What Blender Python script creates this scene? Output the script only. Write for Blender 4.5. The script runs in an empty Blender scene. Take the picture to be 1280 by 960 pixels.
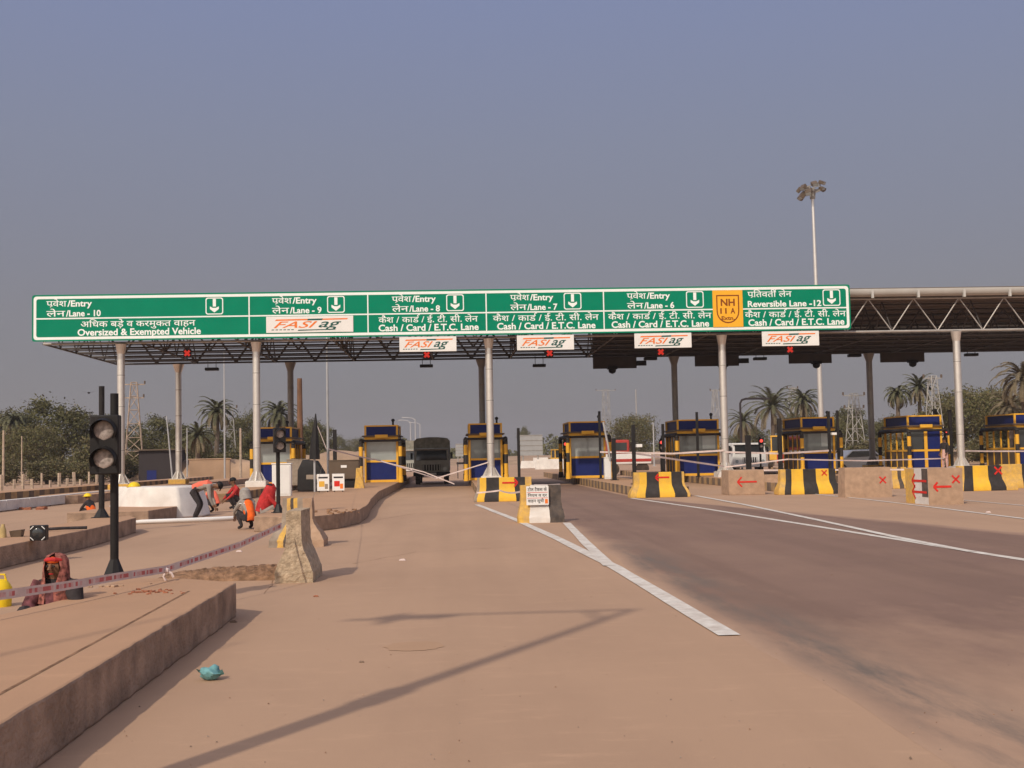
import bpy, bmesh, math, random
from math import sin, cos, tan, pi, radians as R, sqrt, atan2
from mathutils import Vector as V, Matrix as M, noise as mnoise

SC = bpy.context.scene
COL = SC.collection
rnd = random.Random(7)

# ------------------------------------------------------------------ camera
EYE, PITCH, ROLL, YAW, FPX = 1.5, 0.0601, 0.0199, 0.0487, 1500.0
fw = V((sin(YAW) * cos(PITCH), cos(YAW) * cos(PITCH), sin(PITCH)))
r0 = V((cos(YAW), -sin(YAW), 0)); u0 = r0.cross(fw)
rt = r0 * cos(ROLL) - u0 * sin(ROLL); up = u0 * cos(ROLL) + r0 * sin(ROLL)
cd = bpy.data.cameras.new('camera'); cam = bpy.data.objects.new('camera', cd); COL.objects.link(cam)
cd.sensor_width = 36; cd.lens = FPX / 1280 * 36; cd.clip_start = 0.1; cd.clip_end = 20000
cam.matrix_world = M(((rt.x, up.x, -fw.x, 0), (rt.y, up.y, -fw.y, 0), (rt.z, up.z, -fw.z, EYE), (0, 0, 0, 1)))
SC.camera = cam

# ------------------------------------------------------------------ light
SUN_AZ, SUN_EL = R(29), R(38)            # direction the shadows fall, height of the sun
sd = V((sin(SUN_AZ) * cos(SUN_EL), cos(SUN_AZ) * cos(SUN_EL), -sin(SUN_EL)))
ld = bpy.data.lights.new('sun', 'SUN'); ld.energy = 2.8; ld.angle = R(1.0); ld.color = (1.0, 0.9, 0.74)
sun = bpy.data.objects.new('sun', ld); COL.objects.link(sun)
sun.rotation_euler = sd.to_track_quat('-Z', 'Y').to_euler()
wd = bpy.data.worlds.new('World'); SC.world = wd; wd.use_nodes = True
nt = wd.node_tree; bg = nt.nodes['Background']; bg.inputs['Strength'].default_value = 0.1
sky = nt.nodes.new('ShaderNodeTexSky'); sky.sky_type = 'NISHITA'; sky.sun_disc = False
sky.sun_elevation = SUN_EL; sky.sun_rotation = pi + SUN_AZ
sky.air_density = 1.0; sky.dust_density = 3.0; sky.ozone_density = 2.0
tc = nt.nodes.new('ShaderNodeTexCoord'); sp = nt.nodes.new('ShaderNodeSeparateXYZ')
nt.links.new(tc.outputs['Generated'], sp.inputs[0])
rp = nt.nodes.new('ShaderNodeValToRGB'); nt.links.new(sp.outputs['Z'], rp.inputs[0])
er = rp.color_ramp.elements
er[0].position = 0.0; er[0].color = (2.28, 2.06, 2.14, 1)
er[1].position = 0.6; er[1].color = (1.9, 2.5, 4.6, 1)
for p_, c_ in ((0.12, (2.32, 2.18, 2.44, 1)), (0.25, (2.34, 2.46, 3.28, 1)), (0.38, (2.22, 2.58, 4.2, 1))):
    e = er.new(p_); e.color = c_
# the winter haze glows towards the sun, which stands behind the camera
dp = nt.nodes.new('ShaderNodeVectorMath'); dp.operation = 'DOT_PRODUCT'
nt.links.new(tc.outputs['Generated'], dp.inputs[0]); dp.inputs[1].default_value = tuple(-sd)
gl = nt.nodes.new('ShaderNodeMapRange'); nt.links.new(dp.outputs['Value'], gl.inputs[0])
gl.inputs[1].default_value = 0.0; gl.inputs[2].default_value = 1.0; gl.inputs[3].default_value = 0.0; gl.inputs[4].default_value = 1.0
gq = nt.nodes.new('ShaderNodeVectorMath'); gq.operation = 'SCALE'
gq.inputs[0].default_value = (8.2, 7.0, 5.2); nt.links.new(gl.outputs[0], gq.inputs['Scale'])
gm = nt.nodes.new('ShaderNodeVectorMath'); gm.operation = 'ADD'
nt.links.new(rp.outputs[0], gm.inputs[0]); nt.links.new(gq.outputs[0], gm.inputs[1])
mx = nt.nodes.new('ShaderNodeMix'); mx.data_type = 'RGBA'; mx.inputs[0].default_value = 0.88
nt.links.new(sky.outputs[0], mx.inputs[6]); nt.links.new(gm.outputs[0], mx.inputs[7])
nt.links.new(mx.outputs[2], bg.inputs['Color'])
SC.view_settings.view_transform = 'Standard'; SC.view_settings.look = 'None'
SC.view_settings.exposure = 0.0; SC.view_settings.gamma = 1.0

# ------------------------------------------------------------------ where things stand (photo survey -> metres)
def ray(px, py):
    return fw + rt * ((px - 640) / FPX) - up * ((py - 480) / FPX)
def gp(px, py, z=0.0):                   # point of a level plane
    d = ray(px, py); return V((0, 0, EYE)) + d * ((z - EYE) / d.z)
def at(px, py, Y):                       # point at the distance Y along the road
    d = ray(px, py); return V((0, 0, EYE)) + d * (Y / d.y)

# ------------------------------------------------------------------ materials
MATS = {}
def mat(name, col, rough=0.8, var=0.15, scale=4.0, metal=0.0, bump=0.0, bscale=60.0, dust=0.0, dcol=(0.36, 0.25, 0.18), emit=None, spec=0.22, detail=6.0):
    if name in MATS: return MATS[name]
    m = bpy.data.materials.new(name); m.use_nodes = True; n = m.node_tree; b = n.nodes['Principled BSDF']
    b.inputs['Roughness'].default_value = rough; b.inputs['Metallic'].default_value = metal
    b.inputs['Specular IOR Level'].default_value = spec
    t = n.nodes.new('ShaderNodeTexCoord')
    a = n.nodes.new('ShaderNodeTexNoise'); a.inputs['Scale'].default_value = scale; a.inputs['Detail'].default_value = detail
    n.links.new(t.outputs['Object'], a.inputs['Vector'])
    r = n.nodes.new('ShaderNodeValToRGB'); n.links.new(a.outputs['Fac'], r.inputs[0])
    r.color_ramp.elements[0].position = 0.3; r.color_ramp.elements[1].position = 0.7
    r.color_ramp.elements[0].color = tuple(c * (1 - var) for c in col) + (1,)
    r.color_ramp.elements[1].color = tuple(min(1, c * (1 + var)) for c in col) + (1,)
    out = r.outputs[0]
    if dust > 0:
        d = n.nodes.new('ShaderNodeTexNoise'); d.inputs['Scale'].default_value = scale * 0.6; d.inputs['Detail'].default_value = 8
        d.inputs['Roughness'].default_value = 0.7
        mp = n.nodes.new('ShaderNodeMapping'); mp.inputs['Location'].default_value = (3.1, 7.7, 1.3)
        n.links.new(t.outputs['Object'], mp.inputs[0]); n.links.new(mp.outputs[0], d.inputs['Vector'])
        q = n.nodes.new('ShaderNodeMapRange'); q.inputs[1].default_value = 0.4; q.inputs[2].default_value = 0.7
        q.inputs[3].default_value = dust * 0.25; q.inputs[4].default_value = dust
        n.links.new(d.outputs['Fac'], q.inputs[0])
        x = n.nodes.new('ShaderNodeMix'); x.data_type = 'RGBA'; n.links.new(q.outputs[0], x.inputs[0])
        n.links.new(out, x.inputs[6]); x.inputs[7].default_value = tuple(dcol) + (1,); out = x.outputs[2]
    n.links.new(out, b.inputs['Base Color'])
    if bump > 0:
        k = n.nodes.new('ShaderNodeTexNoise'); k.inputs['Scale'].default_value = bscale; k.inputs['Detail'].default_value = 5
        n.links.new(t.outputs['Object'], k.inputs['Vector'])
        bp = n.nodes.new('ShaderNodeBump'); bp.inputs['Strength'].default_value = bump; bp.inputs['Distance'].default_value = 0.02
        n.links.new(k.outputs['Fac'], bp.inputs['Height']); n.links.new(bp.outputs[0], b.inputs['Normal'])
    if emit:
        b.inputs['Emission Color'].default_value = tuple(emit[:3]) + (1,); b.inputs['Emission Strength'].default_value = emit[3]
    MATS[name] = m; return m

def ground_mat(name, base, second, stain, big=0.12, streak=False, edge=None):
    m = bpy.data.materials.new(name); m.use_nodes = True; n = m.node_tree; b = n.nodes['Principled BSDF']
    b.inputs['Roughness'].default_value = 0.9; b.inputs['Specular IOR Level'].default_value = 0.25
    t = n.nodes.new('ShaderNodeTexCoord')
    def noise(s, det, sc=(1, 1, 1), loc=(0, 0, 0), rough=0.55):
        mp = n.nodes.new('ShaderNodeMapping'); mp.inputs['Scale'].default_value = sc; mp.inputs['Location'].default_value = loc
        n.links.new(t.outputs['Object'], mp.inputs[0])
        a = n.nodes.new('ShaderNodeTexNoise'); a.inputs['Scale'].default_value = s; a.inputs['Detail'].default_value = det
        a.inputs['Roughness'].default_value = rough
        n.links.new(mp.outputs[0], a.inputs['Vector']); return a.outputs['Fac']
    def mrange(v, a, c, lo=0.0, hi=1.0):
        q = n.nodes.new('ShaderNodeMapRange'); q.inputs[1].default_value = a; q.inputs[2].default_value = c
        q.inputs[3].default_value = lo; q.inputs[4].default_value = hi; n.links.new(v, q.inputs[0]); return q.outputs[0]
    def mix(f, a, c, mode='MIX'):
        x = n.nodes.new('ShaderNodeMix'); x.data_type = 'RGBA'; x.blend_type = mode
        if isinstance(f, float): x.inputs[0].default_value = f
        else: n.links.new(f, x.inputs[0])
        for i, s in ((6, a), (7, c)):
            if isinstance(s, tuple): x.inputs[i].default_value = s + (1,)
            else: n.links.new(s, x.inputs[i])
        return x.outputs[2]
    c = mix(mrange(noise(big, 8), 0.35, 0.65), base, second)
    c = mix(mrange(noise(0.6, 9, (1, 0.45, 1), (5, 1, 0), 0.65), 0.45, 0.75, 0, 0.7), c, stain)
    c = mix(mrange(noise(4.0, 8, (0.35, 1, 1), (9, 4, 0), 0.72), 0.55, 0.8, 0, 0.55), c, tuple(min(1, x * 1.28) for x in base))
    c = mix(mrange(noise(28, 5, (1, 1, 1), (1, 14, 0), 0.75), 0.62, 0.75, 0, 0.35), c, tuple(x * 0.55 for x in stain))
    fine = noise(160, 4, (1, 1, 1), (2, 2, 0), 0.8)
    c = mix(0.22, c, mix(mrange(fine, 0.3, 0.7), tuple(x * 0.5 for x in base), tuple(min(1, x * 1.5) for x in base)))
    if not streak and big < .3:
        c = mix(mrange(noise(1.1, 5, (1, 0.03, 1), (6, 8, 0), 0.55), 0.5, 0.72, 0, 0.45), c, tuple(x * 0.78 for x in base))
        c = mix(mrange(noise(2.3, 9, (0.5, 1.6, 1), (16, 3, 0), 0.75), 0.6, 0.72, 0, 0.4), c, tuple(min(1, x * 1.3) for x in base))
    if streak:
        c = mix(mrange(noise(1.6, 6, (1, 0.035, 1), (0, 3, 0), 0.6), 0.45, 0.75, 0, 0.5), c, tuple(x * 0.62 for x in base))
    if edge:                                         # dust drifted over the border of the sheet
        at_ = n.nodes.new('ShaderNodeAttribute'); at_.attribute_name = 'dust'
        ad = n.nodes.new('ShaderNodeMath'); ad.operation = 'ADD'; n.links.new(at_.outputs['Fac'], ad.inputs[0])
        n.links.new(mrange(noise(0.9, 8, (1, 0.4, 1), (7, 7, 0), 0.65), 0.3, 0.7, -0.28, 0.28), ad.inputs[1])
        c = mix(mrange(ad.outputs[0], 0.25, 1.05), c, edge)
    if edge:                                         # spilt tar along the lane border
        a2 = n.nodes.new('ShaderNodeAttribute'); a2.attribute_name = 'tar'
        a3 = n.nodes.new('ShaderNodeMath'); a3.operation = 'MULTIPLY'; n.links.new(a2.outputs['Fac'], a3.inputs[0])
        n.links.new(mrange(noise(1.5, 8, (1.6, 0.3, 1), (4, 2, 0), 0.7), 0.38, 0.62, 0.0, 1.0), a3.inputs[1])
        c = mix(a3.outputs[0], c, (0.165, 0.128, 0.105))
    n.links.new(c, b.inputs['Base Color'])
    bp = n.nodes.new('ShaderNodeBump'); bp.inputs['Strength'].default_value = 0.35; bp.inputs['Distance'].default_value = 0.012
    ad2 = n.nodes.new('ShaderNodeMath'); ad2.operation = 'ADD'
    n.links.new(fine, ad2.inputs[0]); n.links.new(noise(14, 6, (1, 1, 1), (3, 3, 3), 0.7), ad2.inputs[1])
    n.links.new(ad2.outputs[0], bp.inputs['Height']); n.links.new(bp.outputs[0], b.inputs['Normal'])
    MATS[name] = m; return m

DUST = (0.37, 0.245, 0.168)
ground_mat('dusty_concrete', (0.46, 0.291, 0.188), (0.40, 0.254, 0.168), (0.34, 0.212, 0.14))
ground_mat('island_concrete', (0.475, 0.28, 0.168), (0.43, 0.255, 0.155), (0.36, 0.215, 0.132), big=0.5)
ground_mat('dusty_asphalt', (0.24, 0.148, 0.11), (0.2, 0.122, 0.094), (0.30, 0.19, 0.134), big=0.2, streak=True, edge=(0.44, 0.282, 0.19))
KERB = mat('kerb_concrete', (0.33, 0.225, 0.16), 0.95, 0.38, 4, bump=1.0, bscale=30, dust=.3)
KERBD = mat('kerb_dusty_black', (0.12, 0.09, 0.07), 0.95, 0.3, 5, dust=0.5)
KERBY = mat('kerb_dusty_yellow', (0.42, 0.27, 0.13), 0.95, 0.2, 5, dust=0.5)
WHITEW = mat('whitewash', (0.74, 0.70, 0.66), 0.9, 0.1, 2.5, dust=0.3, bump=0.2)
LINEP = mat('line_paint', (0.72, 0.68, 0.62), 0.85, 0.14, 7, dust=0.62)
ROUGHC = mat('rough_concrete', (0.43, 0.325, 0.225), 0.95, 0.3, 16, bump=1.0, bscale=38)
PLAINC = mat('plain_concrete', (0.40, 0.265, 0.18), 0.95, 0.15, 6, bump=0.3, bscale=50)
GREYC = mat('grey_concrete', (0.30, 0.24, 0.19), 0.95, 0.2, 6, bump=0.4, bscale=50)
YEL = mat('yellow_paint', (0.80, 0.46, 0.03), 0.55, 0.08, 5, dust=0.22)
YELD = mat('worn_yellow_paint', (0.72, 0.42, 0.06), 0.7, 0.15, 9, dust=0.65)
BLK = mat('black_paint', (0.028, 0.025, 0.025), 0.6, 0.25, 6, dust=0.05)
BLKD = mat('worn_black_paint', (0.05, 0.045, 0.045), 0.8, 0.3, 9, dust=0.3)
REDP = mat('red_paint', (0.62, 0.03, 0.02), 0.7, 0.1, 20)
BYEL = mat('booth_yellow', (0.83, 0.44, 0.04), 0.4, 0.06, 3, dust=0.1)
BBLU = mat('booth_blue', (0.012, 0.022, 0.13), 0.5, 0.1, 3, dust=0.02, spec=0.12)
BDRK = mat('booth_brown', (0.12, 0.085, 0.06), 0.5, 0.1, 3)
GLS = mat('grey_glass', (0.16, 0.18, 0.18), 0.08, 0.25, 1.2, spec=0.9)
GLSL = mat('pale_glass', (0.33, 0.36, 0.36), 0.1, 0.15, 1.2, spec=0.9)
GLSD = mat('dark_glass', (0.03, 0.033, 0.035), 0.06, 0.2, 2, spec=0.8)
STEEL = mat('silver_paint', (0.78, 0.74, 0.7), 0.32, 0.05, 3, metal=0.75, dust=0.06, spec=.5)
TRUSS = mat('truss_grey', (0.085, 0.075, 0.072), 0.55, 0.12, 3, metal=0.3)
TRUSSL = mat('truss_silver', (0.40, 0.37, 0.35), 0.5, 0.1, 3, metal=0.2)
SOFF = mat('brown_cladding', (0.075, 0.058, 0.05), 0.7, 0.12, 2)
ROOFM = mat('roof_sheet', (0.16, 0.13, 0.115), 0.6, 0.12, 2)
FASC = mat('white_fascia', (0.5, 0.49, 0.47), 0.45, 0.06, 2, dust=0.1)
SIGN = mat('sign_green', (0.0, 0.21, 0.116), 0.65, 0.05, 1.2, spec=0.08)
SIGNW = mat('sign_white', (0.82, 0.85, 0.83), 0.45, 0.03, 3)
SIGNB = mat('sign_back', (0.02, 0.07, 0.05), 0.5, 0.1, 2)
SHIELD = mat('shield_yellow', (0.85, 0.42, 0.03), 0.4, 0.04, 2)
SHIELDB = mat('shield_brown', (0.22, 0.05, 0.008), 0.5, 0.05, 2)
ORAN = mat('logo_orange', (0.80, 0.19, 0.03), 0.45, 0.12, 5)
LGRN = mat('logo_green', (0.012, 0.085, 0.07), 0.45, 0.05, 2)
WPAN = mat('white_panel', (0.78, 0.76, 0.74), 0.5, 0.04, 2, dust=0.05)
LEDR = mat('red_led', (0.4, 0.01, 0.01), 0.4, 0.02, 2, emit=(1.0, 0.06, 0.035, .5))
LAMPR = mat('red_signal_lamp', (0.5, 0.02, 0.02), 0.3, 0.02, 2, emit=(1.0, 0.10, 0.07, 1.3))
BLKP = mat('black_plastic', (0.014, 0.013, 0.014), 0.5, 0.2, 6, dust=0.025)
LENS = mat('dusty_lens', (0.38, 0.33, 0.31), 0.35, 0.45, 28, dust=0.2)
GALV = mat('galvanised', (0.52, 0.52, 0.53), 0.4, 0.08, 3, metal=0.5)
RUST = mat('rusty_steel', (0.48, 0.36, 0.27), 0.8, 0.3, 3)
PYLG = mat('pylon_grey', (0.34, 0.32, 0.3), 0.7, 0.2, 2)
OLIVE = mat('olive_paint', (0.33, 0.335, 0.3), 0.4, 0.2, 3, dust=0.25)
CANV = mat('olive_canvas', (0.24, 0.225, 0.185), 0.95, 0.35, 4, bump=0.4, bscale=8, dust=0.15)
RUB = mat('tyre_rubber', (0.02, 0.019, 0.018), 0.85, 0.2, 8, dust=0.25)
VWHT = mat('vehicle_white', (0.75, 0.74, 0.72), 0.35, 0.04, 2, dust=0.15)
VYEL = mat('machine_yellow', (0.75, 0.42, 0.05), 0.45, 0.1, 2, dust=0.2)
VRED = mat('vehicle_red', (0.45, 0.03, 0.025), 0.45, 0.1, 2, dust=0.2)
SKIN = mat('skin', (0.19, 0.095, 0.055), 0.6, 0.08, 10)
HAIR = mat('black_hair', (0.012, 0.01, 0.01), 0.6, 0.2, 20)
VEST = mat('orange_vest', (0.80, 0.16, 0.10), 0.75, 0.12, 10)
ORFAB = mat('orange_fabric', (0.78, 0.13, 0.02), 0.85, 0.15, 12)
REDF = mat('red_fabric', (0.42, 0.03, 0.03), 0.85, 0.25, 12)
RSCARF = mat('red_scarf', (0.26, 0.09, 0.07), 0.9, 0.75, 26)
GSHIRT = mat('grey_shirt', (0.30, 0.26, 0.23), 0.85, 0.15, 12)
DKF = mat('dark_fabric', (0.04, 0.033, 0.035), 0.9, 0.3, 14)
PINK = mat('pink_fabric', (0.62, 0.38, 0.34), 0.85, 0.1, 12)
HELM = mat('yellow_plastic', (0.80, 0.55, 0.02), 0.35, 0.05, 5)
SOIL = mat('brown_soil', (0.24, 0.135, 0.078), 1.0, 0.45, 9, bump=0.8, bscale=30)
EARTH = mat('tan_earth', (0.36, 0.24, 0.16), 1.0, 0.25, 0.4, bump=0.5, bscale=3)
BRICK = mat('broken_brick', (0.33, 0.13, 0.075), 0.95, 0.3, 18, bump=0.5)
TEAL = mat('teal_plastic', (0.14, 0.31, 0.32), 0.4, 0.3, 25)
ROPE = mat('pale_rope', (0.55, 0.48, 0.42), 0.9, 0.2, 20)
TAPEW = mat('faded_white_tape', (0.62, 0.50, 0.47), 0.6, 0.12, 10)
WOOD = mat('weathered_timber', (0.44, 0.34, 0.26), 0.95, 0.25, 6)
BARK = mat('bark', (0.14, 0.105, 0.08), 0.95, 0.3, 5)
LEAF1 = mat('olive_leaf', (0.12, 0.112, 0.046), 0.85, 0.3, 0.6)
LEAF2 = mat('dark_leaf', (0.08, 0.077, 0.034), 0.85, 0.3, 0.6)
LEAF3 = mat('dry_leaf', (0.15, 0.122, 0.062), 0.85, 0.3, 0.6)
PALM1 = mat('palm_leaf', (0.105, 0.102, 0.055), 0.7, 0.3, 0.8)
PALM2 = mat('dry_palm_leaf', (0.17, 0.135, 0.085), 0.85, 0.3, 0.8)
SIGNBK = mat('grey_sign_back', (0.33, 0.33, 0.33), 0.6, 0.06, 2)
def tape_mat():
    m = bpy.data.materials.new('warning_tape'); m.use_nodes = True; n = m.node_tree; b = n.nodes['Principled BSDF']
    b.inputs['Roughness'].default_value = 0.45
    t = n.nodes.new('ShaderNodeTexCoord')
    w = n.nodes.new('ShaderNodeTexNoise'); w.inputs['Scale'].default_value = 30; w.inputs['Detail'].default_value = 3
    mp = n.nodes.new('ShaderNodeMapping'); mp.inputs['Scale'].default_value = (1.6, 0.5, 1.2)
    n.links.new(t.outputs['Object'], mp.inputs[0]); n.links.new(mp.outputs[0], w.inputs['Vector'])
    r = n.nodes.new('ShaderNodeValToRGB'); n.links.new(w.outputs['Fac'], r.inputs[0])
    e = r.color_ramp.elements; e[0].position = 0.47; e[0].color = (0.52, 0.20, 0.19, 1); e[1].position = 0.56; e[1].color = (0.70, 0.52, 0.49, 1)
    n.links.new(r.outputs[0], b.inputs['Base Color']); MATS['warning_tape'] = m; return m
TAPER = tape_mat()

# ------------------------------------------------------------------ mesh helper
class MB:
    def __init__(s): s.v = []; s.f = []; s.k = []; s.mats = []
    def mi(s, m):
        if m not in s.mats: s.mats.append(m)
        return s.mats.index(m)
    def face(s, idx, m): s.f.append(tuple(idx)); s.k.append(s.mi(m))
    def poly(s, pts, m):
        i = len(s.v); s.v += [tuple(p) for p in pts]; s.face(range(i, i + len(pts)), m)
    def box(s, x0, x1, y0, y1, z0, z1, m, mt=None):
        i = len(s.v)
        for z in (z0, z1):
            for x, y in ((x0, y0), (x1, y0), (x1, y1), (x0, y1)):
                p = V((x, y, z)); s.v.append(tuple(mt @ p if mt else p))
        for q in ((3, 2, 1, 0), (4, 5, 6, 7), (0, 1, 5, 4), (1, 2, 6, 5), (2, 3, 7, 6), (3, 0, 4, 7)): s.face([i + a for a in q], m)
    def loft(s, loops, m, cap=True, closed=True):
        i = len(s.v); n = len(loops[0])
        for L in loops: s.v += [tuple(p) for p in L]
        for a in range(len(loops) - 1):
            for b in range(n if closed else n - 1):
                c = (b + 1) % n
                mm = m[b] if isinstance(m, list) else m
                s.face((i + a * n + b, i + a * n + c, i + (a + 1) * n + c, i + (a + 1) * n + b), mm)
        if cap and closed:
            mm = m[0] if isinstance(m, list) else m
            s.face([i + b for b in range(n)][::-1], mm); s.face([i + (len(loops) - 1) * n + b for b in range(n)], mm)
    def tube(s, p0, p1, r, m, n=8, r1=None, cap=True):
        p0, p1 = V(p0), V(p1); s.path([p0, p1], [r, r if r1 is None else r1], m, n, cap)
    def path(s, pts, rad, m, n=8, cap=True, flat=None):
        pts = [V(p) for p in pts]
        if not isinstance(rad, (list, tuple)): rad = [rad] * len(pts)
        loops = []; ref = None
        for i, p in enumerate(pts):
            d = (pts[min(i + 1, len(pts) - 1)] - pts[max(i - 1, 0)]).normalized()
            if ref is None: ref = V((0, 0, 1)) if abs(d.z) < 0.9 else V((1, 0, 0))
            a = d.cross(ref).normalized(); b = a.cross(d).normalized(); ref = b if abs(d.dot(b)) < 0.9 else ref
            loops.append([p + (a * cos(2 * pi * t / n) + b * sin(2 * pi * t / n) * (flat or 1)) * rad[i] for t in range(n)])
        s.loft(loops, m, cap)
    def ball(s, c, r, m, n=10, k=6, top=1.0, bot=-1.0):
        c = V(c); r = (r, r, r) if isinstance(r, (int, float)) else r
        loops = []
        for j in range(k + 1):
            z = bot + (top - bot) * j / k; z = max(-0.995, min(0.995, z)); q = sqrt(1 - z * z)
            loops.append([c + V((r[0] * q * cos(2 * pi * t / n), r[1] * q * sin(2 * pi * t / n), r[2] * z)) for t in range(n)])
        s.loft(loops, m)
    def prism(s, pts, z0, z1, m, side=None):
        i = len(s.v); n = len(pts)
        s.v += [(p[0], p[1], z0) for p in pts] + [(p[0], p[1], z1) for p in pts]
        s.face([i + n + a for a in range(n)], m); s.face([i + a for a in range(n)][::-1], m)
        for a in range(n):
            sm = side[a] if isinstance(side, list) else (side or m)
            s.face((i + a, i + (a + 1) % n, i + n + (a + 1) % n, i + n + a), sm)
    def add(s, verts, faces, mt, m):
        i = len(s.v); s.v += [tuple(mt @ V(p)) for p in verts]
        for f in faces: s.face([i + a for a in f], m)
    def build(s, name, parent=None, loc=(0, 0, 0), rz=0.0, smooth=True, bevel=0.0):
        me = bpy.data.meshes.new(name); me.from_pydata(s.v, [], s.f)
        for m in s.mats: me.materials.append(m)
        me.polygons.foreach_set('material_index', s.k)
        if smooth:
            me.shade_smooth(); me.set_sharp_from_angle(angle=R(38))
        me.update()
        o = bpy.data.objects.new(name, me); COL.objects.link(o); o.location = loc; o.rotation_euler = (0, 0, rz)
        if parent: o.parent = parent
        if bevel > 0:
            b = o.modifiers.new('bevel', 'BEVEL'); b.width = bevel; b.segments = 2; b.limit_method = 'ANGLE'; b.angle_limit = R(40)
        return o

def tag(o, label, cat, group=None, kind=None):
    if label: o['label'] = label
    if cat: o['category'] = cat
    if group: o['group'] = group
    if kind: o['kind'] = kind
    return o
def thing(name, label, cat, loc=(0, 0, 0), rz=0.0, group=None):
    o = bpy.data.objects.new(name, None); COL.objects.link(o); o.empty_display_size = 0.3
    o.location = loc; o.rotation_euler = (0, 0, rz); return tag(o, label, cat, group)
def struct(o): o['kind'] = 'structure'; return o
def copy_tree(o, parent=None):
    c = o.copy(); COL.objects.link(c)
    if parent: c.parent = parent
    for ch in list(o.children): copy_tree(ch, c)
    return c
def dup(o, loc, rz, label, group=None, scale=None):
    c = copy_tree(o); c.location = loc; c.rotation_euler = (0, 0, rz); c['label'] = label
    if group: c['group'] = group
    if scale: c.scale = scale
    return c

# lettering: a text turned into plain faces
_tx = {}
def glyphs(body, shear=0.0, fat=0.0):
    k = (body, shear, fat)
    if k in _tx: return _tx[k]
    c = bpy.data.curves.new('lettering', 'FONT'); c.body = body; c.size = 1; c.shear = shear; c.offset = fat; c.resolution_u = 3
    o = bpy.data.objects.new('lettering', c); COL.objects.link(o)
    dg = bpy.context.evaluated_depsgraph_get(); dg.update()
    me = bpy.data.meshes.new_from_object(o.evaluated_get(dg))
    vs = [tuple(v.co) for v in me.vertices]; fs = [tuple(p.vertices) for p in me.polygons]
    bpy.data.objects.remove(o); bpy.data.curves.remove(c); bpy.data.meshes.remove(me)
    xs = [v[0] for v in vs] or [0]; ys = [v[1] for v in vs] or [0]
    _tx[k] = (vs, fs, min(xs), max(xs), min(ys), max(ys)); return _tx[k]
CAP = 0.69
def write(mb, body, x0, x1, zb, cap, m, y=-0.006, marks=(), shear=0.0, fat=0.026, plane=None, thrice=False):
    """one line of writing between x0 and x1 on a vertical face; baseline zb, capital height cap"""
    dev = thrice or any(ord(ch) > 0x900 for ch in body)
    if dev: fat = 0.0
    vs, fs, a, b, _, _ = glyphs(body, shear, fat)
    sx = (x1 - x0) / (b - a); sz = cap / CAP
    vs = list(vs); fs = list(fs)
    def stroke(pts, w=0.035):
        for (p, q) in zip(pts, pts[1:]):
            d = V((q[0] - p[0], q[1] - p[1])); d.normalize(); nn = V((-d.y, d.x)) * w; i = len(vs)
            for e in (V(p) - nn, V(q) - nn, V(q) + nn, V(p) + nn): vs.append((e.x, e.y, 0.0))
            fs.append((i, i + 1, i + 2, i + 3))
    for pre, kind in marks:
        ex = glyphs(pre, shear, fat)[3]
        if kind == 'rakar': stroke([(ex - 0.03, 0.10), (ex - 0.25, -0.06)])
        if kind == 'reph': stroke([(ex - 0.06, 0.66), (ex - 0.10, 0.82), (ex + 0.02, 0.93), (ex + 0.10, 0.87)])
        if kind == 'half': stroke([(ex - 0.12, 0.30), (ex + 0.10, 0.30)])
    f = plane or (lambda u, w: V((u, y, w)))
    i = len(mb.v); mb.v += [tuple(f(x0 + (v[0] - a) * sx, zb + v[1] * sz)) for v in vs]
    for q in fs: mb.face([i + t for t in q], m)
    if dev:
        for k, (du, dw) in enumerate(((.014, 0), (0, .014), (.014, .014))):
            i = len(mb.v); mb.v += [tuple(f(x0 + (v[0] - a + du) * sx, zb + (v[1] + dw) * sz) - V((0, .0006 * (k + 1), 0))) for v in vs]
            for q in fs: mb.face([i + t for t in q], m)

# ================================================================== SETTING
g = MB()
g.poly([(-1495, -38, 0), (1495, -38, 0), (1495, 1595, 0), (-1495, 1595, 0)], MATS['dusty_concrete'])
struct(g.build('ground'))

# asphalt lane: gridded sheet whose border is lost under drifted dust
def asphalt():
    mb = MB(); ys = [1.5 + 0.7 * i for i in range(90)]; dust = []; tar = []
    us = [0, .12, .26, .42, .6, .8, 1.05, 1.4]; nx = len(us) + 8
    for y in ys:
        xl = 2.30 + 0.05 * sin(y * 0.35) + 0.03 * sin(y * 1.9) + max(0, (y - 30)) * 0.018
        xr = max(6.2, 13.5 - y * 0.178) if y < 41 else 6.2
        if y < 16: xr = 10.7 + (16 - y) * 1.0
        for i in range(nx + 1):
            if i < len(us): x = xl + us[i]
            else: t = (i - len(us) + 1) / (nx - len(us) + 1); x = xl + us[-1] + (xr - xl - us[-1]) * t
            mb.v.append((x, y, (0.0008, .0025)[i] if i < 2 else 0.004))
            dust.append(1.0 if i == nx or y > 61 else max((.95, .8, .55, .3, .2, .15, .12, .1)[i] if i < len(us) else 0, min(1.0, (13.2 - y) * .13)))
            k = 1.0 if y < 17.5 else max(0, 1 - (y - 17.5) / 4)
            tar.append(k * ((0, .2, .85, 1, .8, .3, 0, 0)[i] if i < len(us) else 0))
    for a in range(len(ys) - 1):
        for i in range(nx):
            q = a * (nx + 1) + i; mb.face((q, q + 1, q + nx + 2, q + nx + 1), MATS['dusty_asphalt'])
    o = mb.build('asphalt_road', smooth=False)
    at_ = o.data.attributes.new('dust', 'FLOAT', 'POINT'); at_.data.foreach_set('value', dust)
    at_ = o.data.attributes.new('tar', 'FLOAT', 'POINT'); at_.data.foreach_set('value', tar); return struct(o)
asphalt()

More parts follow.
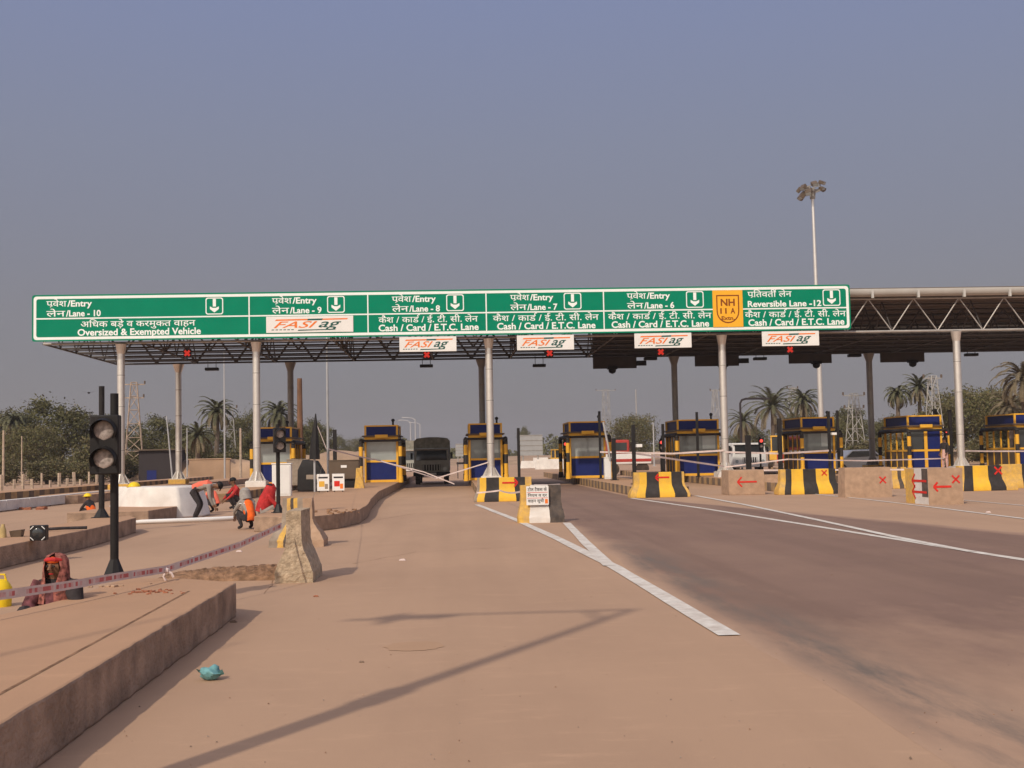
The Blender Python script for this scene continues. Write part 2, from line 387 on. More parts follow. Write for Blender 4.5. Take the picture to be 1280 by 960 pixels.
def marking(pts, w0, w1=None):
    """painted line through ground points"""
    mb = MB(); w1 = w1 or w0; L = []; Rr = []
    P = []
    for a, b in zip(pts, pts[1:]):
        k = max(2, int((b - a).length / 0.8))
        P += [a.lerp(b, i / k) for i in range(k)]
    P.append(pts[-1]); n = len(P)
    for i, p in enumerate(P):
        d = (P[min(i + 1, n - 1)] - P[max(i - 1, 0)]); d.z = 0; d.normalize(); nn = V((-d.y, d.x, 0))
        w = (w0 + (w1 - w0) * i / (n - 1)) / 2
        L.append(p + nn * (w + rnd.uniform(-.006, .006))); Rr.append(p - nn * (w + rnd.uniform(-.006, .006)))
    for i in range(n - 1): mb.poly([(*Rr[i].xy, .009), (*Rr[i + 1].xy, .009), (*L[i + 1].xy, .009), (*L[i].xy, .009)], LINEP)
    return struct(mb.build('road_marking', smooth=False))
G_ = lambda *a: [gp(x, y) for x, y in a]
marking(G_((912, 795), (840, 752), (768, 709), (700, 675), (645, 650), (596, 631)), 0.19, 0.16)
mk = marking(G_((762, 708), (735, 682), (708, 654)), 0.17); mk.location.z = 0.004
marking(G_((1330, 708), (1240, 694), (1130, 676), (1000, 655), (880, 636), (790, 623)), 0.16)
mk = marking(G_((1215, 690.5), (1120, 672), (1020, 650), (930, 631), (870, 620)), 0.15); mk.location.z = 0.004
marking(G_((1290, 650), (1180, 636), (1080, 624), (1010, 617)), 0.12)
marking(G_((1300, 634), (1210, 626), (1130, 619)), 0.10)
# dark spilt tar along the lane border
def blot(pts, z, m, name):
    mb = MB(); mb.poly([(p.x, p.y, z) for p in pts], m); return struct(mb.build(name, smooth=False))
WETD = mat('damp_patch', (0.425, 0.262, 0.162), 0.9, 0.06, 2)
def ragged(cx, cy, rx, ry, n=26, j=0.12):
    return [V((cx + rx * cos(2 * pi * i / n) * (1 + rnd.uniform(-j, j)), cy + ry * sin(2 * pi * i / n) * (1 + rnd.uniform(-j, j)), 0)) for i in range(n)]
c = gp(518, 808); blot(ragged(c.x, c.y, .23, .25), 0.003, WETD, 'damp_patch')

# traffic islands -------------------------------------------------------------
def island(poly, h, stripe=0, name='traffic_island', jit=0.012, seg=0.6):
    P = []
    for a, b in zip(poly, poly[1:] + poly[:1]):
        a = V(a[:2]); b = V(b[:2]); k = max(1, int((b - a).length / seg))
        for i in range(k):
            p = a.lerp(b, i / k); P.append(p + V((rnd.uniform(-jit, jit), rnd.uniform(-jit, jit))))
    sd_ = [([KERBY, KERBD][i % 2] if stripe else KERB) for i in range(len(P))]
    mb = MB(); mb.prism(P, 0, h, MATS['island_concrete'], sd_)
    return struct(mb.build(name, smooth=False, bevel=0.018))
def lane_island(xc, y0, y1, hw=0.95, h=0.33, stripe=1):
    pts = [(xc + hw, y0 + hw * 1.3), (xc + hw, y1), (xc - hw, y1), (xc - hw, y0 + hw * 1.3)]
    pts += [(xc - hw * cos(t), y0 + hw * 1.3 - hw * 1.3 * sin(t)) for t in [pi * i / 8 for i in range(1, 8)]]
    return island(pts, h, stripe)
XI = [-9.23, -3.73, 1.77, 7.27, 12.77, 18.27, 23.77, 29.27]
a_ = gp(232, 723, .33); b_ = gp(158, 722.5, .33); c_ = gp(80, 749, .33); d_ = gp(0, 768, .33)
island([(-2.03, -1.5), (-2.14, 11.87), a_.xy, b_.xy, c_.xy, d_.xy, (-4.7, 8.6), (-5.0, -1.5)], 0.33, jit=.008, seg=.11)
island([(-6.72, 7), (-6.66, 22.5), (-6.95, 26.6), (-7.35, 27.6), (-8.0, 27.2), (-7.75, 22), (-7.7, 7)], 0.33)
e_ = gp(186, 655); island([(e_.x, e_.y), (e_.x + .12, e_.y + 3.4), (e_.x - 1.9, e_.y + 3.4), (e_.x - 1.9, e_.y - .3), (e_.x - .6, e_.y - .2)], 0.33)
island([(-4.5, 30), (-4.3, 26.0), (-3.7, 25.5), (-3.0, 25.4), (-2.55, 26.4), (-2.25, 28.4), (-2.25, 31), (-2.5, 36), (-2.78, 44), (-2.78, 86), (-4.68, 86), (-4.68, 40)], 0.33)
lane_island(XI[0], 45, 86, stripe=1)
lane_island(-15.3, 47, 86, 1.0, stripe=0)
for k, y0 in ((2, 41.5), (3, 41), (4, 41.6), (5, 42), (6, 44), (7, 44)): lane_island(XI[k], y0, 86)
# far-left carriageway edge: two striped kerb runs with a white band
for z0, z1, off, st in ((0, .42, 0.0, 1),):
    p0 = gp(-60, 647); p1 = gp(150, 622); q = (p1 - p0).normalized(); nn = V((-q.y, q.x, 0))
    island([(p0 + nn * .0).xy, (p1 + q * 26).xy, (p1 + q * 26 + nn * .5).xy, (p0 + nn * .5).xy], .34, 0)
    p0 += nn * 1.9; p1 += nn * 1.9
    island([p0.xy, (p1 + q * 30).xy, (p1 + q * 30 + nn * 1.2).xy, (p0 + nn * 1.2).xy], .52, 1, seg=.62)
    wb = MB(); p0 -= nn * 1.9; p1 -= nn * 1.9
    for i in range(8):
        a = p0.lerp(p1, i / 8.3); b = p0.lerp(p1, (i + .985) / 8.3)
        wb.prism([(a - nn * .03).xy, (b - nn * .03).xy, (b + nn * .2).xy, (a + nn * .2).xy], 0.02, 0.37, WHITEW)
    struct(wb.build('white_kerb', smooth=False, bevel=.02))

ja, jb = gp(-30, 884, .33), gp(236, 739, .33); jd = (jb - ja).normalized(); jn = V((-jd.y, jd.x, 0)) * .011
mb = MB(); kj = 14
for i in range(kj):
    a = ja.lerp(jb, i / kj); b = ja.lerp(jb, (i + 1) / kj); mb.poly([(*(a - jn).xy, .3325), (*(b - jn).xy, .3325), (*(b + jn).xy, .3325), (*(a + jn).xy, .3325)], SOIL)
struct(mb.build('expansion_joint', smooth=False))
# earth banks and far ground ---------------------------------------------------
def mound(cx, cy, rx, ry, h, m=EARTH, name='earth_mound', seed=1, nx=18, ny=10, flat=0.55, lump=0.0):
    r = random.Random(seed); mb = MB()
    ph = [(r.uniform(0, 6), r.uniform(.5, 3), r.uniform(.5, 3)) for _ in range(5)]
    for j in range(ny + 1):
        for i in range(nx + 1):
            u = 2 * i / nx - 1; w = 2 * j / ny - 1; d = max(abs(u) ** 4, abs(w) ** 2, (u * u + w * w) / 1.4)
            z = h * max(0, 1 - d) ** flat if d < 1 else 0
            z *= 1 + .18 * sum(sin(p + a * u * 3 + b * w * 3) for p, a, b in ph) / 2.5
            if lump and z > 0: z = max(0, z * (.75 + .5 * (u + 1) / 2) + r.uniform(-lump, lump))
            mb.v.append((cx + u * rx, cy + w * ry, max(z, -0.02) - .02))
    for j in range(ny):
        for i in range(nx):
            q = j * (nx + 1) + i; mb.face((q, q + 1, q + nx + 2, q + nx + 1), m)
    return struct(mb.build(name))
for i, (px, py, Y, rx, ry, h) in enumerate(((432, 590, 118, 5.5, 6, 2.4), (265, 598, 108, 6.5, 4, 1.7), (300, 596, 125, 6, 4, 1.2), (675, 585, 240, 22, 30, 1.5), (610, 585, 300, 40, 30, 1.0),
        (500, 585, 330, 40, 30, 1.0), (860, 585, 200, 22, 12, 1.6), (1110, 585, 118, 9, 6, 1.3), (1000, 580, 180, 30, 10, 1.5), (750, 585, 280, 30, 20, 1.0))):
    p = at(px, py, Y); mound(p.x, Y, rx, ry, h, seed=i)
sp_ = gp(292, 722); mound(sp_.x, sp_.y + .1, 1.0, .6, .15, SOIL, 'soil_heap', 31, 60, 26, .8, .02)

# ================================================================== CANOPY
YF, YR, ZB, ZT = 55.8, 67.8, 7.06, 8.62
XL, XR = at(146, 458, 67.8).x, 38.5
canopy = thing('toll_canopy', 'long steel toll plaza canopy with lattice trusses on silver round columns', 'canopy', (0, 0, 0))
lat = MB(); NX = int((XR - XL) / 2.2); NY = 5; dx = 2.2; dy = (YR - YF) / NY
for j in range(NY + 1):
    y = YF + j * dy
    front = j == 0
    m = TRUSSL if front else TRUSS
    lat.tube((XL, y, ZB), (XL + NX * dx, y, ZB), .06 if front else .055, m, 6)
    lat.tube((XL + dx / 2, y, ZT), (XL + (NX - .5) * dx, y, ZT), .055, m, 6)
    if j in (0, 2, NY):
        for i in range(NX):
            for a, b in ((0, .5), (1, .5)):
                lat.tube((XL + (i + a) * dx, y, ZB), (XL + (i + b) * dx, y, ZT), .031 if front else .06 if j == NY else .045, m, 5)
for i in range(0, NX + 1, 2):
    x = XL + i * dx
    lat.tube((x, YF, ZB), (x, YR, ZB), .045, TRUSS, 6)
    for j in range(NY):
        for k in (0, 1): lat.tube((x, YF + (j + k) * dy, ZB), (x, YF + (j + .5) * dy, ZT), .035, TRUSS, 5)
for k in range(1, NY * 2, 2): lat.tube((XL, YF + k * dy / 2, ZB + .02), (XL + NX * dx, YF + k * dy / 2, ZB + .02), .03, TRUSS, 5)
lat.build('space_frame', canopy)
rf = MB()                                   # sheet roof, ribbed on its underside
rf.box(XL - .1, XR, YF - .5, YR + .6, ZT + .12, ZT + .2, ROOFM)
for k in range(12): rf.box(XL - .1, XR, YF + k * 1.05, YF + k * 1.05 + .09, ZT + .04, ZT + .119, ROOFM)
rf.build('roof', canopy, smooth=False)
fs = MB(); n8 = 9
fs.loft([[(x, YF - .62 + .30 * (1 - sin(t)) , ZT + .06 + .34 * (1 - cos(t))) for t in [pi / 2 * i / n8 for i in range(n8 + 1)]] +
         [(x, YF - .30, ZT + .40), (x, YF - .30, ZT + .06)] for x in (XL - .1, XR)], FASC)
for i in range(NX):
    x = XL + (i + .5) * dx
    if i % 1 == 0: fs.box(x - .05, x + .05, YF - .68, YF - .55, ZT - .04, ZT + .3, FASC)
fs.build('fascia', canopy)
cap = MB(); cap.box(XL - .1, XR, YF - .36, YF + .1, ZT + .405, ZT + .47, BDRK); cap.build('roof_edge', canopy, smooth=False)
def column(x, y, front, ped, pm, m):
    mb = MB(); zt = ZB - .06
    mb.tube((x, y, ped), (x, y, zt), .172, m, 20)
    for z in (2.1, 4.1, 5.55):
        mb.tube((x, y, z), (x, y, z + .03), .177, GREYC if not front else PYLG, 20)
    mb.tube((x, y, zt - .45), (x, y, zt), .175, m, 20, .25 if front else .32)
    for k in range(8):
        t = k * pi / 4; mt = M.Translation((x, y, ped)) @ M.Rotation(t, 4, 'Z')
        i = len(mb.v); mb.v += [tuple(mt @ V(p)) for p in ((.17, -.012, 0), (.40, -.012, 0), (.17, -.012, .42), (.17, .012, 0), (.40, .012, 0), (.17, .012, .42))]
        for f in ((0, 1, 2), (5, 4, 3), (1, 4, 5, 2), (0, 3, 4, 1)): mb.face([i + a for a in f], m)
    mb.box(x - .42, x + .42, y - .42, y + .42, ped - .03, ped + .003, m)
    o = mb.build('column', canopy)
    pb = MB(); pb.box(x - .47, x + .47, y - .47, y + .47, .32, ped - .031, pm); pb.build('pedestal', o, bevel=.02)
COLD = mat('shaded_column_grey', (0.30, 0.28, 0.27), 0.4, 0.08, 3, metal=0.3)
XCF = [at(x, 520, YF).x for x in (151.2, 320.8, 612.5, 905, 1199.3)]
XCR = [at(x, 500, YR).x for x in (223.2, 363.3, 602.5, 843.8, 1088)]
for i, x in enumerate(XCF): column(x, YF, True, .62, (YELD, WHITEW, WHITEW, WHITEW, WHITEW)[i], STEEL)
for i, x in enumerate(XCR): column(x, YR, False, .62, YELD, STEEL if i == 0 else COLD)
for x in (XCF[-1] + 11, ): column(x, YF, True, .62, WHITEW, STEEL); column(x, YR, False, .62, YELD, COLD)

# back of the sign that serves the opposite carriageway
xb0 = at(741, 445, YR + .8).x
bs = thing('overhead_sign', 'dark brown back of a long overhead sign at the rear of the canopy', 'sign', (xb0, YR + .9, ZB))
b1 = MB(); b1.box(0, XR - xb0 + 4, 0, .06, 0, 2.15, SOFF); b1.build('sign_panel', bs, smooth=False)
b2 = MB()
for k in range(7): b2.box(0.05, XR - xb0 + 4, -.07, -.002, .12 + k * .3, .19 + k * .3, SOFF)
b2.build('sign_rails', bs, smooth=False)

# ================================================================== GREEN SIGN
YS = YF - 1.05
def sg(px, py): p = at(px, py, YS); return p.x, p.z
sx0 = at(40, 400, YS).x; sx1 = at(1063, 385, YS).x; sz0, sz1 = 7.07, 9.18
sign = thing('overhead_sign', 'long green overhead lane sign with white border across the canopy front', 'sign', (0, YS, 0))
bb = MB(); bb.box(sx0 + .02, sx1 - .02, .004, .09, sz0 + .02, sz1 - .02, SIGNB)
for k in range(18): x = sx0 + .6 + k * (sx1 - sx0 - 1.2) / 17; bb.box(x - .04, x + .04, .091, .72, sz0 + .3, sz0 + .38, TRUSS); bb.box(x - .04, x + .04, .091, .72, sz1 - .62, sz1 - .54, TRUSS)
bb.build('backing_frame', sign, smooth=False)
def rrect(x0, x1, z0, z1, r, n=5):
    P = []
    for cx, cz, t0 in ((x1 - r, z1 - r, 0), (x0 + r, z1 - r, pi / 2), (x0 + r, z0 + r, pi), (x1 - r, z0 + r, 3 * pi / 2)):
        P += [(cx + r * cos(t0 + pi / 2 * i / n), cz + r * sin(t0 + pi / 2 * i / n)) for i in range(n + 1)]
    return P
def ring(mb, A, B, m, y):
    n = len(A)
    for i in range(n):
        j = (i + 1) % n; mb.poly([(A[i][0], y, A[i][1]), (B[i][0], y, B[i][1]), (B[j][0], y, B[j][1]), (A[j][0], y, A[j][1])], m)
bd = MB(); ring(bd, rrect(sx0, sx1, sz0, sz1, .12), rrect(sx0 + .07, sx1 - .07, sz0 + .07, sz1 - .07, .12), SIGN, -.003)
ring(bd, rrect(sx0 + .07, sx1 - .07, sz0 + .07, sz1 - .07, .13), rrect(sx0 + .19, sx1 - .19, sz0 + .19, sz1 - .19, .10), SIGNW, -.005)
bd.build('border', sign, smooth=False)
zdiv = sz0 + .19 + (sz1 - sz0 - .38) * .485
dvx = [sx0] + [sg(x, 400)[0] for x in (311.5, 460, 608, 755)] + [sg(910, 390)[0]] + [sx1]
ROW3 = 'कैश / कारड / ई. टी. सी. लेन'; M3 = (('कैश / का', 'half'), ) and (('कैश / कारड', 'none'),)
def lanes():
    zr = [zdiv + .545, zdiv + .095]            # baselines of the two rows above the divider
    zl = [zdiv - .405, sz0 + .245]
    data = [((58, 115), ('लेन/Lane - 10', 58, 126), 257, ('अिधक बड़े व करमुकत वाहन', 101, 244), ('Oversized & Exempted Vehicle', 97, 251)),
            ((340, 396), ('लेन/Lane - 9', 340, 402), 409, None, None),
            ((490, 545), ('लेन/Lane - 8', 490, 550), 558, (0, 473, 597), ('Cash / Card / E.T.C. Lane', 473, 598)),
            ((638, 692), ('लेन/Lane - 7', 638, 697), 705, (0, 616, 748), ('Cash / Card / E.T.C. Lane', 621, 744)),
            ((784, 838), ('लेन/Lane - 6', 784, 843), 858, (0, 760, 889), ('Cash / Card / E.T.C. Lane', 764, 886)),
            ((935, 990), ('Reversible Lane -12', 935, 1027), 1029, (0, 931, 1057), ('Cash / Card / E.T.C. Lane', 935, 1055))]
    for k, (r1, r2, bx, r3, r4) in enumerate(data):
        a, b = dvx[k], dvx[k + 1]
        pn = MB(); pn.box(a + (.19 if k == 0 else .028), b - (.19 if k == 5 else .028), 0, .003, sz0 + .19, sz1 - .19, SIGN)
        po = pn.build('sign_panel', sign, smooth=False)
        w = MB(); yo = -.006; X = lambda p: sg(p, 390)[0]
        w.box(a + .19 * (k == 0), b - .19 * (k == 5), -.006, -.002, zdiv - .03, zdiv + .03, SIGNW)
        if k < 5: w.box(b - .027, b + .027, -.007, -.002, sz0 + .19, zdiv - .031, SIGNW); w.box(b - .027, b + .027, -.007, -.002, zdiv + .031, sz1 - .19, SIGNW)
        w.build('divider', po, smooth=False)
        t = MB(); cp = .27
        def two(hindi, latin, u0, u1, z, marks):          # Hindi word, slash, English word on one line
            um = u0 + (u1 - u0) * (.46 if len(latin) < 8 else .36)
            write(t, hindi, u0, um - .04, z, cp, SIGNW, yo, marks); write(t, latin, um, u1, z, cp, SIGNW, yo)
        if k < 5: two('पवेश', '/Entry', X(r1[0]), X(r1[1]), zr[0], (('प', 'rakar'),))
        else: write(t, 'पितवती लेन', X(r1[0]), X(r1[1]), zr[0], cp, SIGNW, yo, (('प', 'rakar'), ('पितवती', 'reph')))
        if k < 5: two('लेन', r2[0][3:], X(r2[1]), X(r2[2]), zr[1], ())
        else: write(t, r2[0], X(r2[1]), X(r2[2]), zr[1], cp, SIGNW, yo)
        if r3:
            if r3[0] == 0: write(t, 'कैश / काड / ई. टी. सी. लेन', X(r3[1]), X(r3[2]), zl[0], .27, SIGNW, yo, (('कैश / काड', 'reph'),))
            else: write(t, r3[0], X(r3[1]), X(r3[2]), zl[0], .27, SIGNW, yo, (('अिधक बड़े व करमुक', 'half'),))
            write(t, r4[0], X(r4[1]), X(r4[2]), zl[1], .29, SIGNW, yo)
        t.build('lettering', po, smooth=False)
        ar = MB(); x0 = X(bx); x1 = X(bx + 22); z0, z1 = zdiv + .09, sz1 - .22
        ring(ar, rrect(x0, x1, z0, z1, .1), rrect(x0 + .045, x1 - .045, z0 + .045, z1 - .045, .08), SIGNW, yo)
        xc = (x0 + x1) / 2
        ar.poly([(xc - .07, yo, z1 - .06), (xc + .07, yo, z1 - .06), (xc + .07, yo, z0 + .36), (xc - .07, yo, z0 + .36)][::-1], SIGNW)
        ar.poly([(xc, yo, z0 + .09), (xc + .2, yo, z0 + .25), (xc + .2, yo, z0 + .37), (xc + .07, yo, z0 + .30), (xc - .07, yo, z0 + .30), (xc - .2, yo, z0 + .37), (xc - .2, yo, z0 + .25)], SIGNW)
        ar.build('arrow_symbol', po, smooth=False)
lanes()
def logo(mb, x0, x1, z0, z1, y):
    """slanted orange and green word mark on a white board"""
    W = x1 - x0; H = z1 - z0; X = lambda u: x0 + u * W; Z = lambda v: z0 + v * H
    def q(pts, m, yy=y): mb.poly([(X(u), yy, Z(v)) for u, v in pts], m)
    q([(.10, .73), (.93, .77), (.94, .85), (.115, .82)], ORAN)
    q([(.47, .735), (.64, .745), (.65, .845), (.48, .835)], LGRN, y - .002)
    q([(.36, .10), (.79, .14), (.80, .19), (.37, .17)], LGRN)
    write(mb, 'FASI', X(.085), X(.585), Z(.29), H * .39, ORAN, y - .001, shear=.45, thrice=True)
    write(mb, 'ag', X(.60), X(.86), Z(.30), H * .52, LGRN, y - .001, shear=.45, thrice=True)
    for i in range(6): q([(.06 + i * .045, .15), (.09 + i * .045, .15), (.093 + i * .045, .2), (.063 + i * .045, .2)], LGRN)
p0 = sg(333, 419.5); p1 = sg(441.5, 397.5)
lb = MB(); lb.box(p0[0], p1[0], -.03, -.0085, sz0 + .24, zdiv - .05, WPAN); lo = lb.build('logo_panel', sign, smooth=False)
lg = MB(); logo(lg, p0[0], p1[0], sz0 + .24, zdiv - .05, -.034); lg.build('lettering', lo, smooth=False)
xs0 = sg(891, 390)[0]; xs1 = sg(928.5, 390)[0]; zs0, zs1 = sz0 + .2, sz1 - .2
sh = MB(); sh.box(xs0, xs1, -.035, -.0085, zs0, zs1, SHIELD); so = sh.build('route_marker', sign, smooth=False)
st = MB(); cx = (xs0 + xs1) / 2; hw = (xs1 - xs0) * .38
def shield_line(d):
    h = hw - d; P = [(cx + h, zs1 - .22 - d), (cx - h, zs1 - .22 - d), (cx - h, zs0 + .22 + hw)]
    return P + [(cx - h * cos(t), zs0 + .2 + hw - h * sin(t) * 1.05) for t in [pi * i / 12 for i in range(13)]] + [(cx + h, zs0 + .22 + hw)]
ring(st, shield_line(0), shield_line(.055), SHIELDB, -.038)
write(st, 'NH', cx - .33, cx + .33, zs1 - .72, .31, SHIELDB, -.038, fat=.03)
write(st, '11', cx - .36, cx - .06, zs1 - 1.08, .24, SHIELDB, -.038, fat=.03); write(st, 'A', cx + .12, cx + .34, zs1 - 1.08, .24, SHIELDB, -.038, fat=.03)
write(st, 'Extn.', cx - .31, cx + .31, zs1 - 1.38, .17, SHIELDB, -.038, fat=.03)
st.build('lettering', so, smooth=False)
for k, (px, py) in enumerate(((499.5, 431), (646, 429), (792.5, 426.5), (951.5, 424))):
    a = at(px, py, YS + .1); b = at(px + 71, py, YS + .1)
    t = thing('lane_sign', ['white board with orange and green word mark hanging below the Lane 8 panel', 'white board with orange and green word mark hanging below the Lane 7 panel',
        'white board with orange and green word mark hanging below the Lane 6 panel', 'white board with orange and green word mark hanging below the Reversible Lane panel'][k], 'sign', (a.x, YS + .1, 0), 0, 'white word mark boards below the green sign')
    w = b.x - a.x; zc = a.z; m1 = MB(); m1.box(0, w, -.16, -.12, zc - .34, zc + .34, WPAN); o = m1.build('sign_panel', t, smooth=False)
    m2 = MB(); logo(m2, 0, w, zc - .34, zc + .34, -.165); m2.build('lettering', o, smooth=False)
    for u in (.2, .8): m3 = MB(); m3.box(w * u - .03, w * u + .03, -.119, -.05, zc - .2, sz0 - .01, TRUSS); m3.build('bracket', t, smooth=False)

# red cross lane lights, hanging lamps, dark boxes with dome cameras -------------
def hang(name, label, cat, px, py, Y, group):
    p = at(px, py, Y); return thing(name, label, cat, p, 0, group), p
for k, (px, py, w) in enumerate(((234, 441.5, 'lane 10'), (533.5, 443.5, 'lane 8'), (687, 441.5, 'lane 7'), (826, 440, 'lane 6'), (987.5, 437, 'the reversible lane'))):
    t, p = hang('lane_light', 'small square light with a red cross under the canopy above ' + w, 'lane light', px, py, 57.4, 'red cross lane lights')
    a = MB(); a.box(-.18, .18, 0, .14, -.18, .18, BLKP); a.build('housing', t, bevel=.01)
    b = MB()
    for s in (1, -1):
        mt = M.Translation((0, -.012, 0)) @ M.Rotation(s * pi / 4, 4, 'Y')
        b.box(-.165, .165, -.008 * (s + 2), 0, -.055, .055, LEDR, mt)
    b.build('cross_lamp', t, smooth=False)
    c = MB(); c.tube((0, .08, .19), (0, .08, ZB - p.z), .03, TRUSS, 6); c.build('hanger', t)
for k, (px, py, Y, w) in enumerate(((265, 461, 66, 'left of the second silver column'), (533, 457, 66, 'below the lane 8 light'), (674, 456.5, 66, 'below the lane 7 light'), (1214, 443, 66, 'right of the rightmost silver column'),
        (813, 448, 66, 'right of the first dark box'), (950, 448, 66, 'right of the second dark box'), (1068, 444, 66, 'left of the rightmost dark column'))):
    t, p = hang('hanging_lamp', 'flat black lamp hung under the canopy ' + w, 'lamp', px, py, Y, 'flat lamps under the canopy')
    a = MB(); a.box(-.36, .36, -.18, .18, -.10, .06, BLKP); a.build('housing', t, bevel=.03)
    b = MB(); [b.tube((s * .22, 0, .06), (s * .22, 0, ZB - p.z), .018, TRUSS, 5) for s in (-1, 1)]; b.build('hanger', t)
for k, (x0, x1, y1, sx_) in enumerate(((741.5, 796, 461, 766), (869, 924, 458, 905), (986.5, 1040, 454.5, 1022), (1101, 1156, 453, 1143))):
    a = at(x0, y1, YR + .4); b = at(x1, y1, YR + .4)
    t = thing('lane_sign', ['dark back of a hanging board, leftmost of the row of four', 'dark back of a hanging board behind the fourth silver column', 'dark back of a hanging board above the booth with the palm behind',
        'dark back of a hanging board right of the rightmost dark column'][k], 'sign', (a.x, YR + .4, a.z), 0, 'dark hanging boards seen from behind')
    m1 = MB(); m1.box(0, b.x - a.x, 0, .12, 0, ZB + .1 - a.z, SOFF); m1.build('sign_panel', t, bevel=.02)
    m2 = MB(); xx = at(sx_, y1, YR).x - a.x; m2.box(xx - .28, xx + .28, -.3, -.02, -.06, .10, BLKP); m2.ball((xx, -.15, -.12), (.22, .22, .2), BLKP, 12, 6, .6, -1); m2.build('dome_camera', t)
    if k < 2: m3 = MB(); m3.box(b.x - a.x, b.x - a.x + .55, -.1, .1, .14, .42, BLKP); m3.build('side_housing', t)

# ================================================================== BOOTHS
def booth(label, xc, yf, w, d, door=False, inner=GLS, group='toll booths'):
    t = thing('toll_booth', label, 'toll booth', (xc, yf, .33), 0, group)
    hw = w / 2; H = 2.28; T = 2.86
    f = MB()
    for x in (-hw, hw - .1):
        for y in (0, d - .1): f.box(x, x + .1, y, y + .1, 0, H, BYEL)
    for (z0, z1) in ((0, .12), (1.0, 1.1), (H - .14, H)):
        f.box(-hw + .1, hw - .1, .012, .088, z0, z1, BYEL); f.box(-hw + .1, hw - .1, d - .088, d - .012, z0, z1, BYEL)
        for x in (-hw + .012, hw - .088): f.box(x, x + .076, .1, d - .1, z0, z1, BYEL)
    for x in (-hw + .012, hw - .088):
        for k in range(1, 4): f.box(x, x + .07, d * k / 4 - .035, d * k / 4 + .035, .12, 1.0, BYEL); f.box(x, x + .07, d * k / 4 - .035, d * k / 4 + .035, 1.1, H - .14, BYEL)
    if door: f.box(-.04, .12, .006, .095, .12, 1.0, BYEL); f.box(-.04, .12, .006, .095, 1.1, H - .14, BYEL)
    f.build('frame', t, smooth=False)
    p = MB(); p.box(-hw + .1, hw - .1, .04, .07, .12, 1.0, BBLU)
    if door: p.box(.16, hw - .1, .038, .068, 1.1, H - .14, BBLU)
    for x in (-hw + .04, hw - .06): p.box(x, x + .02, .1, d - .1, .12, 1.0, BDRK)
    p.box(-hw + .1, hw - .1, d - .07, d - .04, .12, 1.0, BBLU); p.build('lower_panel', t, smooth=False)
    g1 = MB(); g1.box(-hw + .1, (hw - .1) if not door else -.04, .045, .06, 1.1, H - .14, inner); g1.build('front_window', t, smooth=False)
    for x in () if door else (-hw + .045, hw - .055): g2 = MB(); g2.box(x, x + .012, .1, d - .1, 1.1, H - .14, GLSD); g2.build('side_window', t, smooth=False)
    if not door:
        bl = MB(); bl.box(-hw + .12, hw * .15, .028, .044, H - .24, H - .145, BLKP); bl.box(hw * .2, hw - .2, .036, .044, 1.35, H - .2, GLSL); bl.build('blind_and_reflection', t, smooth=False)  # dark strip, and a pale pane standing in for reflections on the glass
    r = MB(); r.box(-hw - .12, hw + .12, -.12, d + .1, H, H + .07, BDRK); r.build('roof', t, bevel=.01)
    q = MB(); q.box(-hw + .1, hw - .1, .03, d - .03, H + .07, T - .06, BBLU)
    s = MB()
    for x in (-hw, hw - .09):
        for y in (0, d - .09): s.box(x, x + .09, y, y + .09, H + .07, T, BYEL)
    for y in (.006, d - .08): s.box(-hw + .09, hw - .09, y, y + .074, T - .07, T - .001, BYEL)
    for x in (-hw + .008, hw - .08): s.box(x, x + .072, .09, d - .09, T - .07, T - .001, BYEL)
    q.box(-hw + .1, hw - .1, .04, d - .04, T - .059, T - .03, BDRK)
    qo = q.build('fascia', t, smooth=False); s.build('fascia_frame', qo, smooth=False)
    l = MB(); l.box(-.3, .34, -.2, -.122, H - .07, H + .1, BYEL); l.build('name_strip', t, bevel=.01)
    v = MB(); v.tube((hw * .7, .3, T - .01), (hw * .7, .3, T + .22), .05, BLKP, 8); v.ball((hw * .7, .3, T + .24), .09, BLKP, 8, 5); v.build('roof_camera', t)
    return t
BY = 60.6
LB = ['blue and yellow toll booth behind the second silver column', 'blue and yellow toll booth left of the olive army truck', 'blue and yellow toll booth directly behind the third silver column',
      'blue and yellow toll booth with pale reflections in its window beside a white boom cabinet', 'wide blue and yellow toll booth just left of the fourth silver column', 'blue and yellow toll booth right of the white truck',
      'open framed yellow booth with a blue door strip, person in pink trousers beside it', 'yellow framed booth cut off by the right picture edge']
BPX = [343, 477, 607.5, 735, 874, 1024, 1158, 1292]
for k in range(8):
    x = at(BPX[k], 590, BY).x
    booth(LB[k], x, BY, (1.75, 1.68, 1.7, 1.85, 2.15, 1.75, 1.8, 1.8)[k], 3.4, k >= 6, (GLSL, GLSL, GLS, GLSL, GLS, GLS, GLSD, GLSD)[k])
def guard(label, xc, yf, hw, L=4.2):
    t = thing('crash_guard', label, 'guard rail', (xc, yf, .33), 0, 'striped pipe guards round the booths')
    for x in (-hw, hw):
        for y in (0, L):
            p = MB(); segs = ((0, .82, BYEL), (.82, 1.28, BLK), (1.28, 1.78, BYEL), (1.78, 1.95, BLK))
            for a, b, m in segs: p.tube((x, y, a), (x, y, b), .1, m, 12, cap=False)
            p.tube((x, y, -.02), (x, y, .28), .13, BYEL if y == 0 else BLK, 12, .12); p.build('post', t)
    r = MB()
    for x in (-hw, hw): r.path([(x, 0, 1.94), (x, .04, 2.03), (x, .14, 2.08), (x, L - .14, 2.08), (x, L - .04, 2.03), (x, L, 1.94)], .1, BLK, 10)
    r.tube((-hw + .08, .3, 2.08), (hw - .08, .3, 2.08), .06, BLK, 8); r.build('rail', t)
